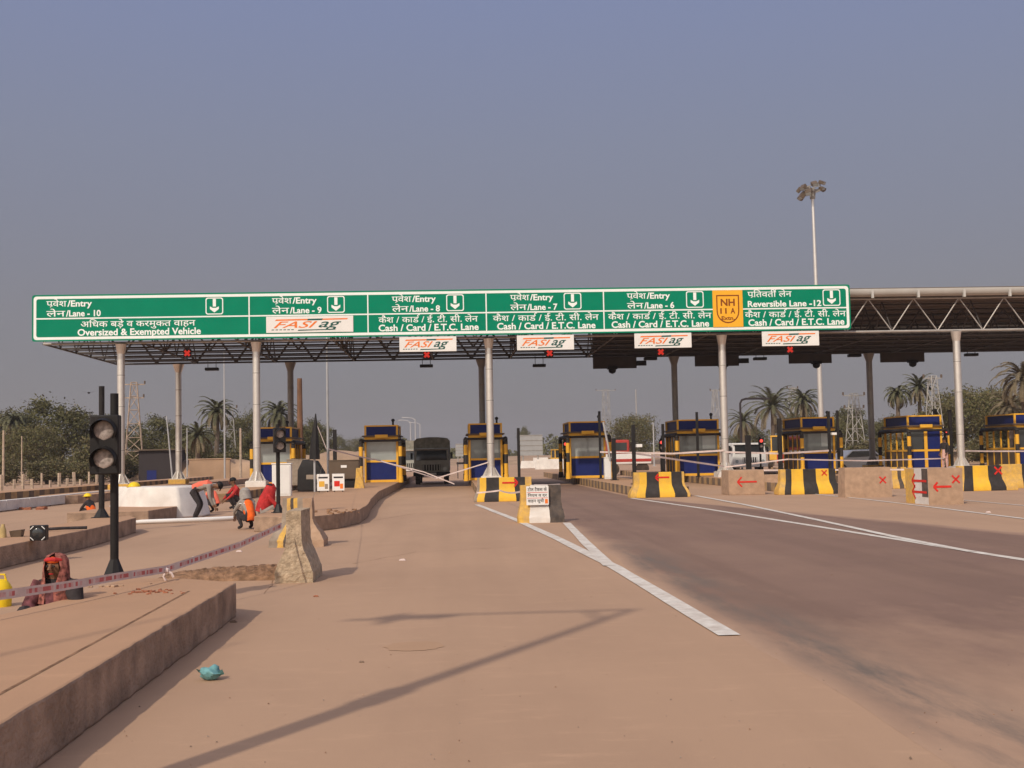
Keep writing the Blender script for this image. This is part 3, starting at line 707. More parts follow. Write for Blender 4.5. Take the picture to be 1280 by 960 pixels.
for k in range(8):
    x = at(BPX[k], 590, BY).x
    guard('yellow and black pipe guard around the ' + ['booth behind the second silver column', 'booth left of the olive army truck', 'booth behind the third silver column', 'booth beside a white boom cabinet', 'wide booth left of the fourth silver column',
          'booth right of the white truck', 'open framed booth beside the person in pink', 'booth at the right picture edge'][k], x, BY - .55, (1.02, .98, 1.0, 1.05, 1.2, 1.0, 1.05, 1.05)[k])

# ================================================================== CRASH BARRIERS
def barrier(label, loc, L, W, H, stripes, rz=0.0, flare=0.10, taper=0.2, marks=None, cat='crash barrier', group='concrete crash barriers', plain=None, left=None, rough=0.0, shape='jersey'):
    """New Jersey block, long side along x; stripes = [(fraction, material)]"""
    t = thing('crash_barrier', label, cat, loc, rz, group)
    if shape == 'jersey': lv = [(0, 0, 0), (.14, 0, 0), (.30, .35, .35), (.46, .82, .82), (.58, .96, .96), (1.0, 1, 1)]
    else: lv = [(0, 0, 0), (.5, .3, .3), (1, 1, 1)]
    xs = [0.0]; ms = []
    for f, m in stripes: xs.append(xs[-1] + f); ms.append(m)
    tot = xs[-1]; xs = [x / tot * 2 - 1 for x in xs]
    sub = [(a, b, m) for a, b, m in zip(xs, xs[1:], ms)]
    loops = []
    for z, a, b in lv:
        hx = L / 2 - flare * a; hy = W / 2 - taper * b
        loops.append([V((x * hx, -hy, z * H)) for x in xs] + [V((x * hx, hy, z * H)) for x in xs[::-1]])
    n = len(xs); mm = ms + [left[1] if left and left[0] == 'right' else ms[-1]] + ms[::-1] + [left[1] if left and left[0] == 'left' else ms[0]]
    mb = MB(); i0 = len(mb.v)
    for Lp in loops: mb.v += [tuple(p) for p in Lp]
    N = 2 * n
    for a in range(len(loops) - 1):
        for b in range(N):
            c = (b + 1) % N; mb.face((i0 + a * N + b, i0 + a * N + c, i0 + (a + 1) * N + c, i0 + (a + 1) * N + b), mm[b])
    tp = i0 + (len(loops) - 1) * N
    for b in range(n - 1): mb.face((tp + b, tp + b + 1, tp + N - 2 - b, tp + N - 1 - b), ms[b]); mb.face((i0 + N - 1 - b, i0 + N - 2 - b, i0 + b + 1, i0 + b), ms[b])
    if rough > 0:
        bm = bmesh.new(); vs = [bm.verts.new(p) for p in mb.v]; bm.verts.ensure_lookup_table()
        for f, k in zip(mb.f, mb.k): bm.faces.new([vs[a] for a in f]).material_index = k
        bmesh.ops.subdivide_edges(bm, edges=bm.edges[:], cuts=7, use_grid_fill=True)
        for v in bm.verts:
            if v.co.z > .02:
                q = v.co; s = 1.6 * mnoise.noise(q * 5.0) + 1.1 * mnoise.noise(q * 17.0)
                d = V((q.x, q.y, 0)).normalized() * rough * (s * 1.5 + rnd.uniform(-.45, .45)); v.co += d
        mb2 = MB(); mb2.mats = mb.mats; bm.verts.index_update()
        mb2.v = [tuple(v.co) for v in bm.verts]; mb2.f = [tuple(v.index for v in f.verts) for f in bm.faces]; mb2.k = [f.material_index for f in bm.faces]; bm.free(); mb = mb2
    mb.build('block', t, bevel=.012 if rough == 0 else 0)
    def fy(z):                                   # y of the front face at height z
        u = z / H
        for (z0, a0, b0), (z1, a1, b1) in zip(lv, lv[1:]):
            if z0 <= u <= z1: return -(W / 2 - taper * (b0 + (b1 - b0) * (u - z0) / (z1 - z0)))
        return -(W / 2 - taper)
    for kind, u, z, s in marks or ():
        k = MB(); x = u * L / 2
        def qd(pts): k.poly([(a, fy(c) - .012, c) for a, c in pts], REDP)
        def bar(x0, z0, x1, z1, w):
            d = V((x1 - x0, z1 - z0)); d.normalize(); nn = V((-d.y, d.x)) * w; e = 5
            for i in range(e):
                p = V((x0, z0)).lerp(V((x1, z1)), i / e); q = V((x0, z0)).lerp(V((x1, z1)), (i + 1) / e)
                qd([(p - nn), (q - nn), (q + nn), (p + nn)])
        if kind == 'x': bar(x - s, z - s, x + s, z + s, s * .22); bar(x - s, z + s, x + s, z - s, s * .22); nm = 'cross_mark'
        else:
            d = -1 if kind == 'left' else 1
            bar(x - d * s, z, x + d * s, z, .028); bar(x + d * s, z, x + d * s * .55, z + s * .5, .025); bar(x + d * s, z, x + d * s * .55, z - s * .5, .025); nm = 'arrow_mark'
        k.build(nm, t, smooth=False)
    return t
# rough block nearest the camera, seen end-on
bp_ = gp(371, 729)
barrier('rough broken concrete barrier seen end-on, nearest on the left lane', (bp_.x - .04, bp_.y + .52, 0), .47, 1.0, .88, [(1, ROUGHC)], 0, .145, .03, rough=.008)
q = gp(367, 684)
barrier('concrete barrier with a yellow and black painted top behind the rough broken one', (q.x + .05, q.y + .3, 0), .95, .7, .84, [(.3, GREYC), (.22, YELD), (.2, BLKD), (.25, YELD), (.35, GREYC), (.6, PLAINC)], 0, .22, .2, rough=.006)
q = gp(677, 653.5)
t = barrier('yellow, white and black barrier with a paper notice on the white road line', (q.x, q.y + .26, 0), 1.04, .56, .84, [(.27, YELD), (.5, WHITEW), (.36, BLKD)], 0, .07, .1, rough=.005)
nb = MB(); nb.box(-.33, .17, -.276, -.268, .40, .82, WPAN); no = nb.build('paper_notice', t, smooth=False)
nl = MB(); write(nl, 'टोल टैकस के', -.30, .13, .71, .07, DKF, -.279, fat=.02); write(nl, 'नियम व दर'.replace('नि', 'िन'), -.30, .13, .585, .06, DKF, -.279, fat=.02); write(nl, 'वाहन सूची', -.30, .06, .46, .065, DKF, -.279, fat=.02)
nl.box(-.31, .15, -.2785, -.277, .675, .685, REDP); nl.box(-.31, .15, -.2785, -.277, .55, .56, REDP); nl.box(.085, .15, -.2785, -.277, .43, .53, ORAN); nl.build('lettering', no, smooth=False)
S5 = [(.3, YEL), (.36, BLK), (.38, YEL), (.32, BLK)]
q = gp(632, 627); barrier('yellow and black barrier with a red arrow pointing right', (q.x - .02, q.y + .35, 0), 2.05, .65, .80, [(.12, GREYC), (.3, YEL), (.6, BLK), (.72, YEL), (.5, BLK), (.3, YELD)], 0, .12, .16, marks=(('right', .18, .62, .26),))
q = gp(826, 622); barrier('yellow and black barrier with a red arrow pointing left on its yellow band', (q.x, q.y + .35, 0), 2.05, .65, .86, [(.25, YELD), (.34, YEL), (.58, BLK), (.6, YEL), (.5, BLK), (.12, YELD)], 0, .17, .17, marks=(('left', .10, .68, .24),))
q = gp(934, 618.5); barrier('plain brown concrete block with a red arrow pointing left by the fourth silver column', (q.x, q.y + .6, 0), 1.28, 1.2, .86, [(1, PLAINC)], 0, .02, .03, marks=(('left', .02, .45, .34),), group='brown concrete blocks', shape='box')
q = gp(1013, 618); barrier('yellow and black barrier with a small red cross on its right yellow band', (q.x, q.y + .35, 0), 2.15, .65, .86, [(.22, YELD), (.25, BLK), (.5, YEL), (.55, BLK), (.55, YEL), (.3, BLK)], 0, .12, .17, marks=(('x', .52, .72, .09),))
q = gp(1086, 621.5); barrier('plain brown concrete block with a small red cross and no arrow', (q.x, q.y + .35, 0), 1.5, .7, .93, [(1, PLAINC)], 0, .03, .04, marks=(('x', .62, .53, .10),), group='brown concrete blocks', shape='box', rough=.004)
q = gp(1183, 630.5); t = barrier('brown concrete block with a red arrow, a cross and a yellow striped left end', (q.x, q.y + .8, 0), .94, 1.6, .96, [(1, PLAINC)], 0, .0, .02, marks=(('left', -.18, .47, .24), ('x', .6, .66, .10)), group='brown concrete blocks', left=('left', WHITEW), shape='box', rough=.003)
se = MB()
for a, b, m in ((.15, .79, YELD), (-.38, -.79, BLKD)): se.poly([(-.476, a, .0), (-.476, b, .0), (-.476, b, .95), (-.476, a, .95)] if a < b else [(-.476, b, .2), (-.476, a, .2), (-.476, a, .95), (-.476, b, .95)], m)
for z in (.62, .32):
    se.box(-.482, -.477, -.7, .3, z - .03, z + .03, REDP)
    for s in (1, -1): mt = M.Translation((-.479, .3, z)) @ M.Rotation(s * .7, 4, 'X'); se.box(-.004, .003, -.28, .0, -.025, .025, REDP, mt)
se.build('painted_end', t, smooth=False)
q = gp(1236, 613.5); barrier('yellow and black barrier with a red cross on its black band, rightmost whole one', (q.x, q.y + .35, 0), 2.1, .65, .86, [(.2, YELD), (.35, BLK), (.62, YEL), (.55, BLK), (.42, YELD)], 0, .14, .17, marks=(('x', .42, .68, .13),))
q = gp(1283, 611); barrier('yellow barrier cut off by the right picture edge', (q.x + .5, q.y + 1.0, 0), 2.1, .65, .86, [(.6, YELD), (.5, BLK), (.5, YEL)], 0, .14, .17)
q = gp(1122, 611); barrier('low worn yellow and brown barrier between the two blocks with red crosses', (q.x, q.y + .4, 0), 1.1, .6, .8, [(.5, PLAINC), (.3, YELD), (.2, BLKD), (.3, YELD)], 0, .1, .15)
q = gp(975, 613); barrier('grey concrete barrier beside the block under the white truck', (q.x, q.y + .5, 0), 1.5, .6, .6, [(1, PLAINC)], 0, .2, .12)
# white crash block left
wb = MB(); ep = gp(237, 649); x1 = ep.x; y0 = ep.y + .6
P = [(x1 + .12, y0 + .5), (x1 + .1, y0 + 1.7), (x1 - 2.8, y0 + 1.7), (x1 - 2.7, y0 + 1.2), (x1 - 2.1, y0 + .5), (x1 - 1.3, y0 - .1), (x1 - .35, y0 - .1)]
P2 = [(x1 - .18, y0 + .75), (x1 - .15, y0 + 1.7), (x1 - 2.6, y0 + 1.7), (x1 - 2.4, y0 + 1.5), (x1 - 1.95, y0 + .7), (x1 - 1.25, y0 + .15), (x1 - .5, y0 + .15)]
wb.loft([[(p[0], p[1], 0) for p in P], [(p[0] * .5 + r_[0] * .5, p[1] * .5 + r_[1] * .5, .55) for p, r_ in zip(P, P2)], [(p[0], p[1], .86) for p in P2]], WHITEW)
tag(wb.build('crash_block', bevel=.05), 'whitewashed rounded concrete crash block at the left islands', 'crash block')
hp = at(170, 611, y0 + 1.2)
hb = MB(); hb.ball((0, 0, 0), (.16, .2, .14), HELM, 14, 6, 1, 0); hb.tube((0, -.06, 0), (0, -.06, .012), .2, HELM, 14)
hm = tag(hb.build('hard_hat', loc=(hp.x, y0 + 1.0, .863)), 'yellow hard hat lying on the whitewashed crash block', 'hard hat')

# ================================================================== SIGNALS AND POSTS
def signal(label, loc, H, rz=0.0, lit=None, r=.042, head=1.0, tilt=0.0, tube=.2, group='black traffic signals', hx=0.0):
    t = thing('traffic_signal', label, 'traffic signal', loc, rz, group)
    p = MB(); p.tube((0, 0, 0), (0, 0, H), r, BLKP, 14); p.tube((0, 0, 0), (0, 0, .20), .12 * r / .042, BLKP, 8, r); p.box(-.13 * r / .042, .13 * r / .042, -.13 * r / .042, .13 * r / .042, -.005, .015, BLKP); p.build('pole', t)
    if tube: q = MB(); q.tube((0, 0, H + .001), (0, 0, H + tube), r * .98, BLKP, 14); q.build('pole_cap', t)
    s = head; b = MB(); yb = -.06 - r
    b.box(hx - .14 * s, hx + .14 * s, yb - .15 * s, yb, H - .62 * s, H - .03 * s, BLKP); bo = b.build('signal_head', t, bevel=.012 * s)
    for k, z in enumerate((H - .18 * s, H - .46 * s)):
        l = MB(); l.ball((hx, yb - .148 * s, z), (.10 * s, .022 * s, .10 * s), (LAMPR if lit == k else LENS), 18, 8); l.build('lens', bo)
        v = MB(); n = 16
        A = [(.118 * s * cos(t_), .118 * s * sin(t_)) for t_ in [R(-35) + R(250) * i / n for i in range(n + 1)]]
        v.loft([[(hx + a, yb - .151 * s, z + c) for a, c in A], [(hx + a * .97, yb - (.25 + .10 * max(0, c / s)) * s, z + c * .97 - .02 * s) for a, c in A]], BLKP, False, False)
        v.loft([[(hx + a * 1.05, yb - .151 * s, z + c * 1.05) for a, c in A][::-1], [(hx + a * 1.02, yb - (.25 + .10 * max(0, c / s)) * s, z + c * 1.02 - .02 * s) for a, c in A][::-1]], BLKP, False, False)
        v.build('visor', bo)
    return t
q = gp(143, 723, .33)
signal('tall unlit black two-lens signal in the left foreground behind the near island', (q.x, q.y, .33), 1.70, R(4), r=.042, head=1.02, hx=-.05, tube=.2)
q = gp(127, 647, .33)
signal('black signal pole standing behind the tall foreground signal', (q.x, q.y, .33), 1.98, R(4), r=.062, head=.85, tube=.92)
q = gp(348, 641, .33)
signal('black signal with crooked heads behind the yellow topped barrier', (q.x, q.y, .33), 1.95, R(20), r=.045, head=.95, tube=.05)
def lane_post(px, py, H, label, Y=59.2, lit=0):
    p = at(px, py, Y); return signal(label, (p.x, Y, .33), p.z - .33 + .2, 0, lit, .05, .9, group='small red lane signals', tube=.05)
lane_post(706.5, 556, 2, 'small signal with a red lamp left of the booth beside the white cabinet', 63)
lane_post(826, 554, 2, 'small signal with a red lamp left of the wide booth', 61)
lane_post(950, 552, 2, 'small signal with a red lamp in front of the white truck', 61)
lane_post(1181, 540, 2, 'small signal with an orange-red lamp beside the person in pink trousers', 63)
def dark_post(px, y0, y1, w, label, Y, cam_=True, m=BLKP):
    a = at(px, y0, Y); b = at(px, y1, Y); z1 = a.z; z0 = .33
    t = thing('camera_post', label, 'post', (b.x, Y, z0), 0, 'slim dark posts on the islands')
    p = MB(); h = w / FPX * Y / 2; p.box(-h, h, -h, h, 0, z1 - z0, m); p.build('pole', t, bevel=.01)
    f = MB(); f.box(-h * 2, h * 2, -h * 2, h * 2, .0, .03, m); f.build('base_plate', t)
    if cam_: c = MB(); c.box(h, h + .22, -.3, .05, (z1 - z0) * .62, (z1 - z0) * .62 + .12, WPAN); c.build('camera_unit', t, bevel=.01)
for px, y0, y1, w, Y, c, lb in ((751, 514, 595, 3, 58, 0, 'tall slim black post in front of the booth beside the white cabinet'), (793, 531, 592, 4.5, 46, 1, 'black post with a white camera behind the barrier with a left arrow'),
        (873, 515, 590, 3, 58, 0, 'slim black post in front of the wide booth'), (830, 530, 590, 3.4, 58, 0, 'black post left of the wide booth beside the red lamp'),
        (936.5, 544, 600, 6, 52, 0, 'thick dark post in front of the white truck windscreen'), (976, 523, 590, 5, 56, 0, 'dark post left of the booth right of the white truck'), (1038, 514, 590, 3.4, 57, 1, 'black post with camera on the right of the booth by the white truck'),
        (1049, 513, 590, 3, 58, 0, 'slim black post furthest right of the booth by the white truck'), (1172, 511, 590, 4, 62, 0, 'black post behind the person in pink trousers'), (1190, 512, 588, 4, 60, 0, 'dark post just left of the rightmost silver column'),
        (649, 535, 597, 3.5, 55, 0, 'slim dark post between two booths in front of the grey sign back'), (419, 537, 600, 4.5, 52, 0, 'dark post left of the booth by the army truck'), (768, 548, 590, 5, 54, 0, 'short thick black post beside the white boom cabinet')):
    dark_post(px, y0, y1, w, lb, Y, c)
# boom barrier cabinet and others
def cabinet(label, px, py, Y, w, d, h, m, arm=False, cat='cabinet', z0=.33, lab=False, name='control_cabinet'):
    p = at(px, py, Y); t = thing(name, label, cat, (p.x, Y, z0), 0)
    b = MB(); b.box(-w / 2, w / 2, 0, d, 0, h, m); b.build('body', t, bevel=.02)
    c = MB(); c.box(-w / 2 - .02, w / 2 + .02, -.02, d + .02, h, h + .04, m); c.build('lid', t, bevel=.01)
    e = MB(); e.box(-w / 2 + .04, w / 2 - .04, -.012, -.002, .08, h - .06, m); e.build('door', t)
    if lab: l = MB(); l.box(-.12, .12, -.02, -.013, h * .62, h * .76, WPAN); l.build('plate', t)
    return t
t = cabinet('white boom barrier cabinet beside the booth with pale window reflections', 760, 590, 56.5, .32, .35, 1.0, VWHT, name='boom_barrier', cat='boom barrier')
m_ = MB(); m_.path([(.1, -.05, .9), (.02, -.08, 1.6), (-.18, -.08, 2.7)], .05, GALV, 8); m_.build('boom_arm', t)
cabinet('white panel cabinet beside the signal with crooked heads', 352, 628, 40, .62, .3, 1.05, VWHT, z0=.33)
cabinet('grey brown electric cabinet right of the booth behind the second silver column', 372, 600, 57, 1.0, .6, 1.2, GREYC)
cabinet('dark brown box with a white plate left of the booth by the army truck', 430, 603, 50, 1.25, .6, .75, BDRK, lab=True, z0=.7)
cabinet('black plinth under the dark brown box with a white plate', 432, 616, 50.1, 1.0, .5, .32, BLKP)
for px, lb in ((404, 'white notice board with a yellow and grey picture left of the dark brown box'), (423, 'white notice board with a red picture left of the dark brown box')):
    p = at(px, 613, 44); t = thing('notice_board', lb, 'notice board', (p.x, 44, .33), 0, 'white notice boards')
    b = MB(); b.box(-.22, .22, 0, .03, .05, .66, WPAN); b.build('board', t, bevel=.005)
    s = MB(); s.box(-.17, .17, -.004, -.001, .5, .56, DKF); s.box(-.15, .05, -.004, -.001, .2, .4, VYEL if px < 410 else REDP); s.box(.06, .17, -.004, -.001, .12, .3, GREYC if px < 410 else ORAN); s.build('picture', t, smooth=False)
    l = MB(); [l.tube((x, .05, 0), (x, .05, .6), .02, BLKP, 6) for x in (-.15, .15)]; l.build('stand', t)
p = at(393, 560, 45); t = thing('folded_umbrella', 'tall black folded parasol with white tape tied to it', 'parasol', (p.x, 45, .33))
u = MB(); u.path([(0, 0, 1.2), (0, 0, 1.5), (.02, 0, 2.0), (.06, 0, 2.9)], [.2, .19, .14, .02], BLKP, 9); u.build('canvas', t); u = MB(); u.tube((0, 0, 0), (0, 0, 1.3), .04, GALV, 8); u.build('pole', t)
p = at(388, 610, 46); t = thing('generator_set', 'black covered machine below the folded parasol', 'machine', (p.x, 46, .33))
u = MB(); u.loft([[(-.5, 0, 0), (.55, 0, 0), (.55, .7, 0), (-.5, .7, 0)], [(-.48, 0, .8), (.5, 0, .7), (.5, .7, .7), (-.48, .7, .8)], [(-.3, .1, 1.2), (.25, .1, 1.15), (.25, .6, 1.15), (-.3, .6, 1.2)]], BLKP); u.build('cover', t, bevel=.04)
u = MB(); u.box(-.15, .3, -.02, -.004, .45, .62, GREYC); u.build('panel', t)
p = at(449.5, 620, 49); t = thing('marker_post', 'yellow striped concrete post left of the booth by the army truck', 'post', (p.x, 49, 0.2))
u = MB(); u.loft([[(-.22, -.15, 0), (.22, -.15, 0), (.22, .15, 0), (-.22, .15, 0)], [(-.14, -.1, .6), (.14, -.1, .6), (.14, .1, .6), (-.14, .1, .6)], [(-.12, -.09, .95), (.12, -.09, .95), (.12, .09, .95), (-.12, .09, .95)]], YELD); u.build('body', t, bevel=.02)

# poles, masts, pylons ----------------------------------------------------------
def pole(label, px, y0, y1, Y, w, m=GALV, lean=0.0, cat='pole', name='steel_pole', group='thin poles', z0=0):
    a = at(px, y0, Y); h = w / FPX * Y / 2; mb = MB(); mb.tube((0, 0, 0), (lean, 0, a.z - z0), h * 1.15, m, 8, h * .8); mb.box(-h * 3, h * 3, -h * 3, h * 3, -.02, .04, m)
    b = at(px, y1, Y); return tag(mb.build(name, loc=(b.x, Y, z0)), label, cat, group)
pole('bright galvanised pole right of the dark column by the tape knot', 410.5, 400, 600, 76, 3.2)
pole('thin pale pole between the two left palms', 281, 440, 600, 90, 2.0)
pole('leaning pale pole left of the first rear column', 216, 520, 592, 90, 1.8, lean=-.45)
pole('short pale pole right of the first rear column', 234, 535, 592, 90, 1.6)
pole('short pale concrete pole below the dry palm crown', 301, 535, 600, 100, 3, WOOD)
pole('thick brown striped pole behind the booth at the second column', 375.5, 473, 590, 88, 7.5, mat('dark_rust', (.16, .085, .05), .9, .6, .8), cat='pole')
pole('thin concrete pole at the far left edge', 4, 538, 612, 92, 3, WOOD)
pole('slim pole before the bushy trees on the left', 27, 545, 612, 95, 1.6, WOOD)
for k, (px, y0, Y, lb) in enumerate(((519, 524, 190, 'far street light left of the army truck'), (525, 530, 230, 'fainter far street light beside the army truck'), (513, 527, 210, 'far street light nearest the booth by the army truck'))):
    a = at(px, y0, Y); t = thing('street_lamp', lb, 'street lamp', (a.x, Y, 0), 0, 'far street lights')
    mb = MB(); mb.tube((0, 0, 0), (0, 0, a.z), .13, GALV, 6, .08); mb.build('pole', t)
    mb = MB(); mb.path([(0, 0, a.z - .1), (-.6, 0, a.z + .2), (-1.5, 0, a.z + .3)], .06, GALV, 6); mb.box(-2.1, -1.4, -.12, .12, a.z + .24, a.z + .36, GALV); mb.build('lamp_arm', t)
a = at(728, 535, 150)
pole('thin leaning white pole between the middle booths', 726, 548, 585, 150, 1.8, lean=-.5)
pole('thin white pole right of the middle tree', 818, 528, 585, 140, 1.8)
# high mast
hm = at(1015.5, 240, 100); mb_ = at(1028, 560, 100)
t = thing('high_mast_light', 'tall white high mast with a ring of floodlights on top', 'high mast', (mb_.x, 100, 0))
u = MB(); u.tube((0, 0, 0), (hm.x - mb_.x, 0, hm.z), .26, STEEL, 12, .12); u.build('mast', t)
u = MB(); tx = hm.x - mb_.x; tilt = M.Translation((tx, 0, hm.z)) @ M.Rotation(R(-13), 4, 'Y')
u.tube((tx, 0, hm.z - .6), (tx, 0, hm.z + .25), .22, PYLG, 12, .3); P_ = lambda a, rr, z: tilt @ V((rr * cos(a), rr * sin(a), z))
for rr, z in ((.85, .0), (.8, .45)):
    for k in range(16): u.tube(P_(k * pi / 8, rr, z), P_((k + 1) * pi / 8, rr, z), .045, PYLG, 5)
for k in range(6): u.tube(P_(k * pi / 3, .1, 0), P_(k * pi / 3, .85, 0), .05, PYLG, 5); u.tube(P_(k * pi / 3, .82, 0), P_(k * pi / 3, .8, .45), .04, PYLG, 5)
u.build('ring', t)
for k, (an, z, sc) in enumerate(((2.5, -.1, 1.25), (3.3, -.12, 1.3), (4.1, -.05, 1.2), (3.7, .5, 1), (4.7, .5, 1), (5.6, .5, 1), (5.3, -.02, .8), (.2, .05, .9), (1.6, .5, 1), (2.7, .5, 1))):
    mt = tilt @ M.Translation((1.02 * cos(an), 1.02 * sin(an), z)) @ M.Rotation(an, 4, 'Z') @ M.Rotation(R(38), 4, 'Y') @ M.Diagonal((sc, sc, sc, 1))
    u = MB(); u.box(-.24, .24, -.24, .24, -.13, .13, BDRK, mt); u.box(.241, .26, -.2, .2, -.1, .1, GLSL, mt); u.build('floodlight', t)
def pylon(label, px, y0, Y, wb, wt, m, cross=2, cw=1.2):
    a = at(px, y0, Y); H = a.z; t = thing('lattice_pylon', label, 'pylon', (a.x, Y, 0), R(12), 'lattice power pylons')
    u = MB(); n = max(6, int(H / 1.3)); th = .036
    C = lambda z, i: V(((-1, 1, 1, -1)[i] * (wb + (wt - wb) * z / H) / 2, (-1, -1, 1, 1)[i] * (wb + (wt - wb) * z / H) / 2, z))
    for i in range(4):
        u.tube(C(0, i), C(H, i), th * 1.3, m, 4)
        for k in range(n):
            z0 = H * k / n; z1 = H * (k + 1) / n; j = (i + 1) % 4
            u.tube(C(z0, i if k % 2 else j), C(z1, j if k % 2 else i), th, m, 4); u.tube(C(z1, i), C(z1, j), th * .8, m, 4)
    u.build('lattice_tower', t)
    for k in range(cross):
        z = H - .2 - k * 1.3; e = MB(); w = cw * (1 - .1 * k); e.box(-w, w, -.05, .05, z - .05, z + .05, m)
        for s in (-1, 1): e.tube((s * w, 0, z + .05), (s * w, 0, z + .35), .09, BDRK, 6)
        e.build('crossarm', t)
pylon('rusty lattice pylon behind the left silver columns', 167.5, 478, 118, 1.9, .55, RUST, 2, 1.0)
pylon('grey lattice pylon beside the left palms', 287.5, 508, 130, 1.5, .5, PYLG, 1, .7)
pylon('pale pylon left of the fourth silver column', 893.5, 487, 190, 2.0, .5, PYLG, 1, .8)
pylon('pale pylon between the two right palms', 990.5, 484, 165, 1.7, .6, PYLG, 1, .8)
pylon('pale pylon left of the rightmost dark column', 1067, 492, 120, 1.7, .6, PYLG, 2, 1.2)
pylon('pale pylon above the open framed booth', 1165.5, 470, 105, 1.5, .5, PYLG, 1, .9)
pylon('thin faint pylon above the booth by the white cabinet', 757, 487, 260, 1.9, 1.1, PYLG, 1, 2.2)
pole('thin faint antenna over the round middle tree', 797, 487, 575, 270, 1.6, PYLG)
p = at(925, 500, 100); t = thing('dark_gantry_arm', 'dark bent arm pole right of the fourth silver column', 'pole', (p.x, 100, 0))
u = MB(); u.path([(0, 0, 0), (0, 0, p.z - .3), (.15, 0, p.z), (.5, 0, p.z + .1), (2.2, 0, p.z + .1)], .09, DKF, 8); u.build('arm', t); u = MB(); u.box(1.9, 2.5, -.15, .15, p.z, p.z + .16, DKF); u.build('lamp_head', t)
# grey backs of far road signs
for px, py, w, h, Y, lb in ((663, 557, 31, 25, 150, 'large grey back of a far road sign between two booths'), (577, 563, 15, 15, 190, 'small pale far road sign right of the army truck')):
    a = at(px, py, Y); k = Y / FPX; t = thing('road_sign', lb, 'sign', (a.x, Y, 0), R(3), 'far road signs'); ww = w * k / 2; hh = h * k / 2
    u = MB(); u.box(-ww, ww, 0, .06, a.z - hh, a.z + hh, SIGNBK); u.build('sign_panel', t)
    u = MB(); [u.box(-ww, ww, -.05, -.004, a.z - hh + i * hh * .5, a.z - hh + i * hh * .5 + .09, PYLG) for i in range(5)]; u.build('rails', t)
    for s in (-.6, .6): u = MB(); u.tube((s * ww, .12, 0), (s * ww, .12, a.z + hh), .1, PYLG, 6); u.build('post', t)

# ================================================================== VEHICLES
def wheel(parent, x, y, r, w, m=RUB):
    u = MB(); u.tube((x - w / 2, y, r), (x + w / 2, y, r), r, m, 18); o = u.build('wheel', parent)
    for s in (-1, 1):
        h = MB(); h.tube((x + s * (w / 2 - .02), y, r), (x + s * (w / 2 + .012), y, r), r * .55, PYLG, 14); h.build('rim', o)
def truck(label, loc, rz, w, H, body, canvas, L=6.2, group=None, bed=True):
    t = thing('truck', label, 'truck', loc, rz, group); hw = w / 2; cb = H * .66
    u = MB(); u.loft([[(-hw, 0, .62), (hw, 0, .62), (hw, 1.7, .62), (-hw, 1.7, .62)], [(-hw, 0, 1.22), (hw, 0, 1.22), (hw, 1.7, 1.22), (-hw, 1.7, 1.22)],
        [(-hw + .05, .16, cb + .25), (hw - .05, .16, cb + .25), (hw - .05, 1.7, cb + .25), (-hw + .05, 1.7, cb + .25)]], body); u.build('cab', t, bevel=.05)
    u = MB(); f = lambda z: .16 * (z - 1.22) / (cb + .25 - 1.22) - .012
    u.poly([(-hw + .14, f(1.36), 1.36), (hw - .14, f(1.36), 1.36), (hw - .17, f(cb + .12), cb + .12), (-hw + .17, f(cb + .12), cb + .12)], GLSD); u.build('windscreen', t, smooth=False)
    for s in (-1, 1):
        u = MB(); u.box(s * hw - .006, s * hw + .006, .45, 1.4, 1.36, cb + .08, GLSD); u.build('side_window', t)
        u = MB(); u.tube((s * (hw - .25), -.02, .86), (s * (hw - .25), .02, .86), .11, GLSL, 12); u.build('headlight', t)
        u = MB(); u.box(s * (hw + .12) - .06, s * (hw + .12) + .06, .05, .12, 1.45, 1.8, BLKP); u.tube((s * hw, .1, 1.75), (s * (hw + .12), .08, 1.7), .02, BLKP, 5); u.build('mirror', t)
        for y in (.85, L - 1.2): wheel(t, s * (hw - .2), y, .46, .26)
    u = MB(); u.box(-.5, .5, -.02, .02, .78, 1.12, BLKP)
    for k in range(7): u.box(-.48 + k * .15, -.42 + k * .15, -.045, -.021, .79, 1.11, body)
    u.build('grille', t, smooth=False)
    u = MB(); u.box(-hw - .03, hw + .03, -.16, -.03, .48, .7, BLKP if body is not VWHT else VWHT); u.build('bumper', t, bevel=.02)
    u = MB(); u.box(-.26, .26, -.175, -.161, .53, .65, WPAN); u.build('number_plate', t)
    u = MB(); u.box(-hw + .02, hw - .02, .02, .10, cb + .14, cb + .2, WPAN if body is VWHT else GREYC); u.build('visor', t)
    u = MB(); u.box(-.4, .4, .1, L, .5, .72, BLKP); u.build('chassis', t)
    if bed:
        u = MB(); u.box(-hw - .02, hw + .02, 1.78, L, .75, 1.35, body); u.build('load_bed', t, bevel=.02)
        u = MB(); lo = []
        for y in (1.0 if canvas is CANV else 1.8, 2.4, 3.2, 4.2, L):
            s_ = 1 - .02 * (y == 3.2 or y == 1.0)
            lo.append([(-hw - .03, y, 1.36 if y > 1.5 else cb + .2), (-hw - .02, y, H * .92 * s_), (-hw * .88, y, H * .975 * s_), (-hw * .3, y, H * s_), (hw * .3, y, H * s_), (hw * .88, y, H * .975 * s_), (hw + .02, y, H * .92 * s_), (hw + .03, y, 1.36 if y > 1.5 else cb + .2)])
        u.loft(lo, canvas); u.build('canvas_cover', t)
    return t
q = gp(540, 605.5)
truck('dark olive army truck with canvas top driving through the lane', (q.x, q.y, 0), 0, 2.02, 2.72, OLIVE, CANV)
p = at(511, 592, 92); truck('second dark truck half hidden behind the booth left of the army truck', (p.x, 92, 0), 0, 2.2, 2.9, OLIVE, CANV)
